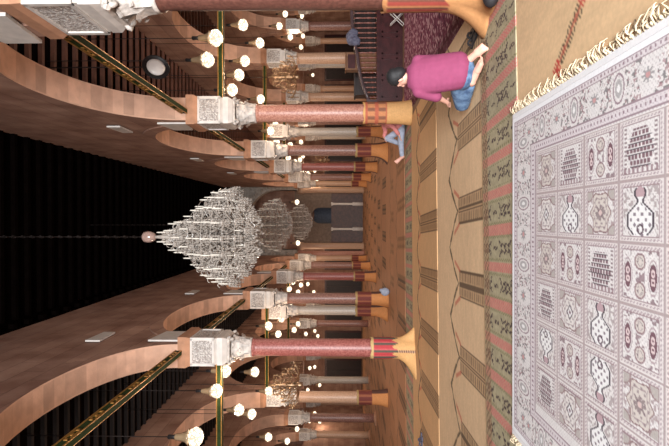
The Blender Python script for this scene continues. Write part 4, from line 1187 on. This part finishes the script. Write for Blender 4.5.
# ------------------------------------------------------------------ the far end: prayer niche, flanking columns, wooden doors
YQ = 44.0
b = MB()
nx0, nx1 = -.5, .95; ncx = (nx0+nx1)/2; nr = (nx1-nx0)/2; nz = 3.9
b.box(-2.6, nx0, YQ, YQ+.5, 0, 6.2); b.box(nx1, 2.6, YQ, YQ+.5, 0, 6.2); b.box(nx0, nx1, YQ, YQ+.5, nz+nr+.25, 6.2)
n = 20
for k in range(n):
    a0, a1 = PI-PI*k/n, PI-PI*(k+1)/n
    xa, za, xb, zb = ncx+nr*math.cos(a0), nz+nr*math.sin(a0), ncx+nr*math.cos(a1), nz+nr*math.sin(a1)
    b.quad((xa, YQ, za), (xb, YQ, zb), (xb, YQ, nz+nr+.25), (xa, YQ, nz+nr+.25)); b.quad((xa, YQ, za), (xa, YQ+.5, za), (xb, YQ+.5, zb), (xb, YQ, zb))
    oa, ob = (ncx+(nr+.22)*math.cos(a0), nz+(nr+.22)*math.sin(a0)), (ncx+(nr+.22)*math.cos(a1), nz+(nr+.22)*math.sin(a1))
    b.quad((xa, YQ-.08, za), (xb, YQ-.08, zb), (ob[0], YQ-.08, ob[1]), (oa[0], YQ-.08, oa[1])); b.quad((oa[0], YQ-.08, oa[1]), (ob[0], YQ-.08, ob[1]), (ob[0], YQ, ob[1]), (oa[0], YQ, oa[1]))
for x0 in (-2.3, -1.5, 1.4, 2.0): b.box(x0, x0+.5, YQ-.05, YQ, 3.3, 4.8)
struct(b.build('wall_niche', M['mihrab_stone']))
b = MB(); seg = 14
for k in range(seg):      # the hollow of the niche
    a0, a1 = PI*k/seg, PI*(k+1)/seg
    b.quad((ncx-nr*math.cos(a0), YQ+.5+1.0*math.sin(a0), 0), (ncx-nr*math.cos(a1), YQ+.5+1.0*math.sin(a1), 0), (ncx-nr*math.cos(a1), YQ+.5+1.0*math.sin(a1), 4.5), (ncx-nr*math.cos(a0), YQ+.5+1.0*math.sin(a0), 4.5))
struct(b.build('wall_niche_hollow', M['niche_blue']))
for k, (py, wd) in enumerate(((204, 'upper'), (229, 'lower'))):
    p = at(340, py, YQ-1.5); b = MB(); b.lathe([(.16, 0), (.16, .9), (.1, .95), (.1, 2.6), (.15, 2.68), (.17, 2.8)], 16)
    o = b.build('slim_column', M['marble']); o.location = (p.x, YQ-1.5, .02); tag(o, 'slim pale column at the %s side of the far prayer niche' % wd, 'column', 'slim niche columns')
for k, (py, yy, lb) in enumerate(((190, 40.5, 'stout pale column on the upper side of the far niche'), (246, 40.5, 'stout pale column on the lower side of the far niche'), (254, 39.6, 'stout brown column just below the pale one beside the niche'))):
    p = at(330, py, yy); b = MB(); b.lathe([(.33, 0), (.33, .1), (.27, .15), (.26, 5.0), (.32, 5.1), (.36, 5.4), (.3, 5.42), (.3, 5.6)], 20)
    o = b.build('stout_column', M['beige_marble' if k < 2 else 'pink_granite']); o.location = (p.x, yy, .02); tag(o, lb, 'column', 'stout columns before the niche')
b = MB(); b.box(-2.2, 2.2, YQ-1.1, YQ-1.0, 0, 2.7); b.box(-2.25, 2.25, YQ-1.14, YQ-.96, 2.7, 2.8)
for k in range(8): b.box(-2.1+k*.54, -1.66+k*.54, YQ-1.12, YQ-1.1, .2, 2.5)
o = b.build('wooden_screen', M['screen_wood']); me = o.data; me.transform(Matrix.Translation((0, -(YQ-1.05), 0))); o.location = (0, YQ-1.05, .02)
tag(o, 'dark brown wooden screen standing before the far prayer niche', 'screen')
def far_door(x, wd, label, h=3.4):
    t = thing('wooden_door', label, 'door', (x, Y1-.02, 0), 0, 'dark wooden doors in the far wall')
    b = MB(); b.box(-wd/2-.16, -wd/2, -.14, 0, 0, h+.18); b.box(wd/2, wd/2+.16, -.14, 0, 0, h+.18); b.box(-wd/2, wd/2, -.14, 0, h, h+.18); b.build('frame', M['mahogany'], t)
    for s in (-1, 1):
        b = MB(); x0, x1 = (-wd/2, -.01) if s < 0 else (.01, wd/2); b.box(x0, x1, -.08, -.01, 0.02, h)
        for z in (.3, 1.3, 2.3):
            b.box(x0+.12, x1-.12, -.1, -.08, z, z+.8)
        b.build('leaf', M['door_wood'], t)
xs_up = [3.9, 6.6, 9.2, 11.8, 14.4, 17.0 - .4]
for k, x in enumerate(xs_up[:6]): far_door(x, 1.9, 'dark wooden double door in the far wall, %s above the prayer niche' % ORD[k])
xs_lo = [-3.9, -6.7, -9.4, -12.1, -14.8, -16.6]
for k, x in enumerate(xs_lo[:5]): far_door(x, 1.9, 'dark wooden double door in the far wall, %s below the prayer niche' % ORD[k])
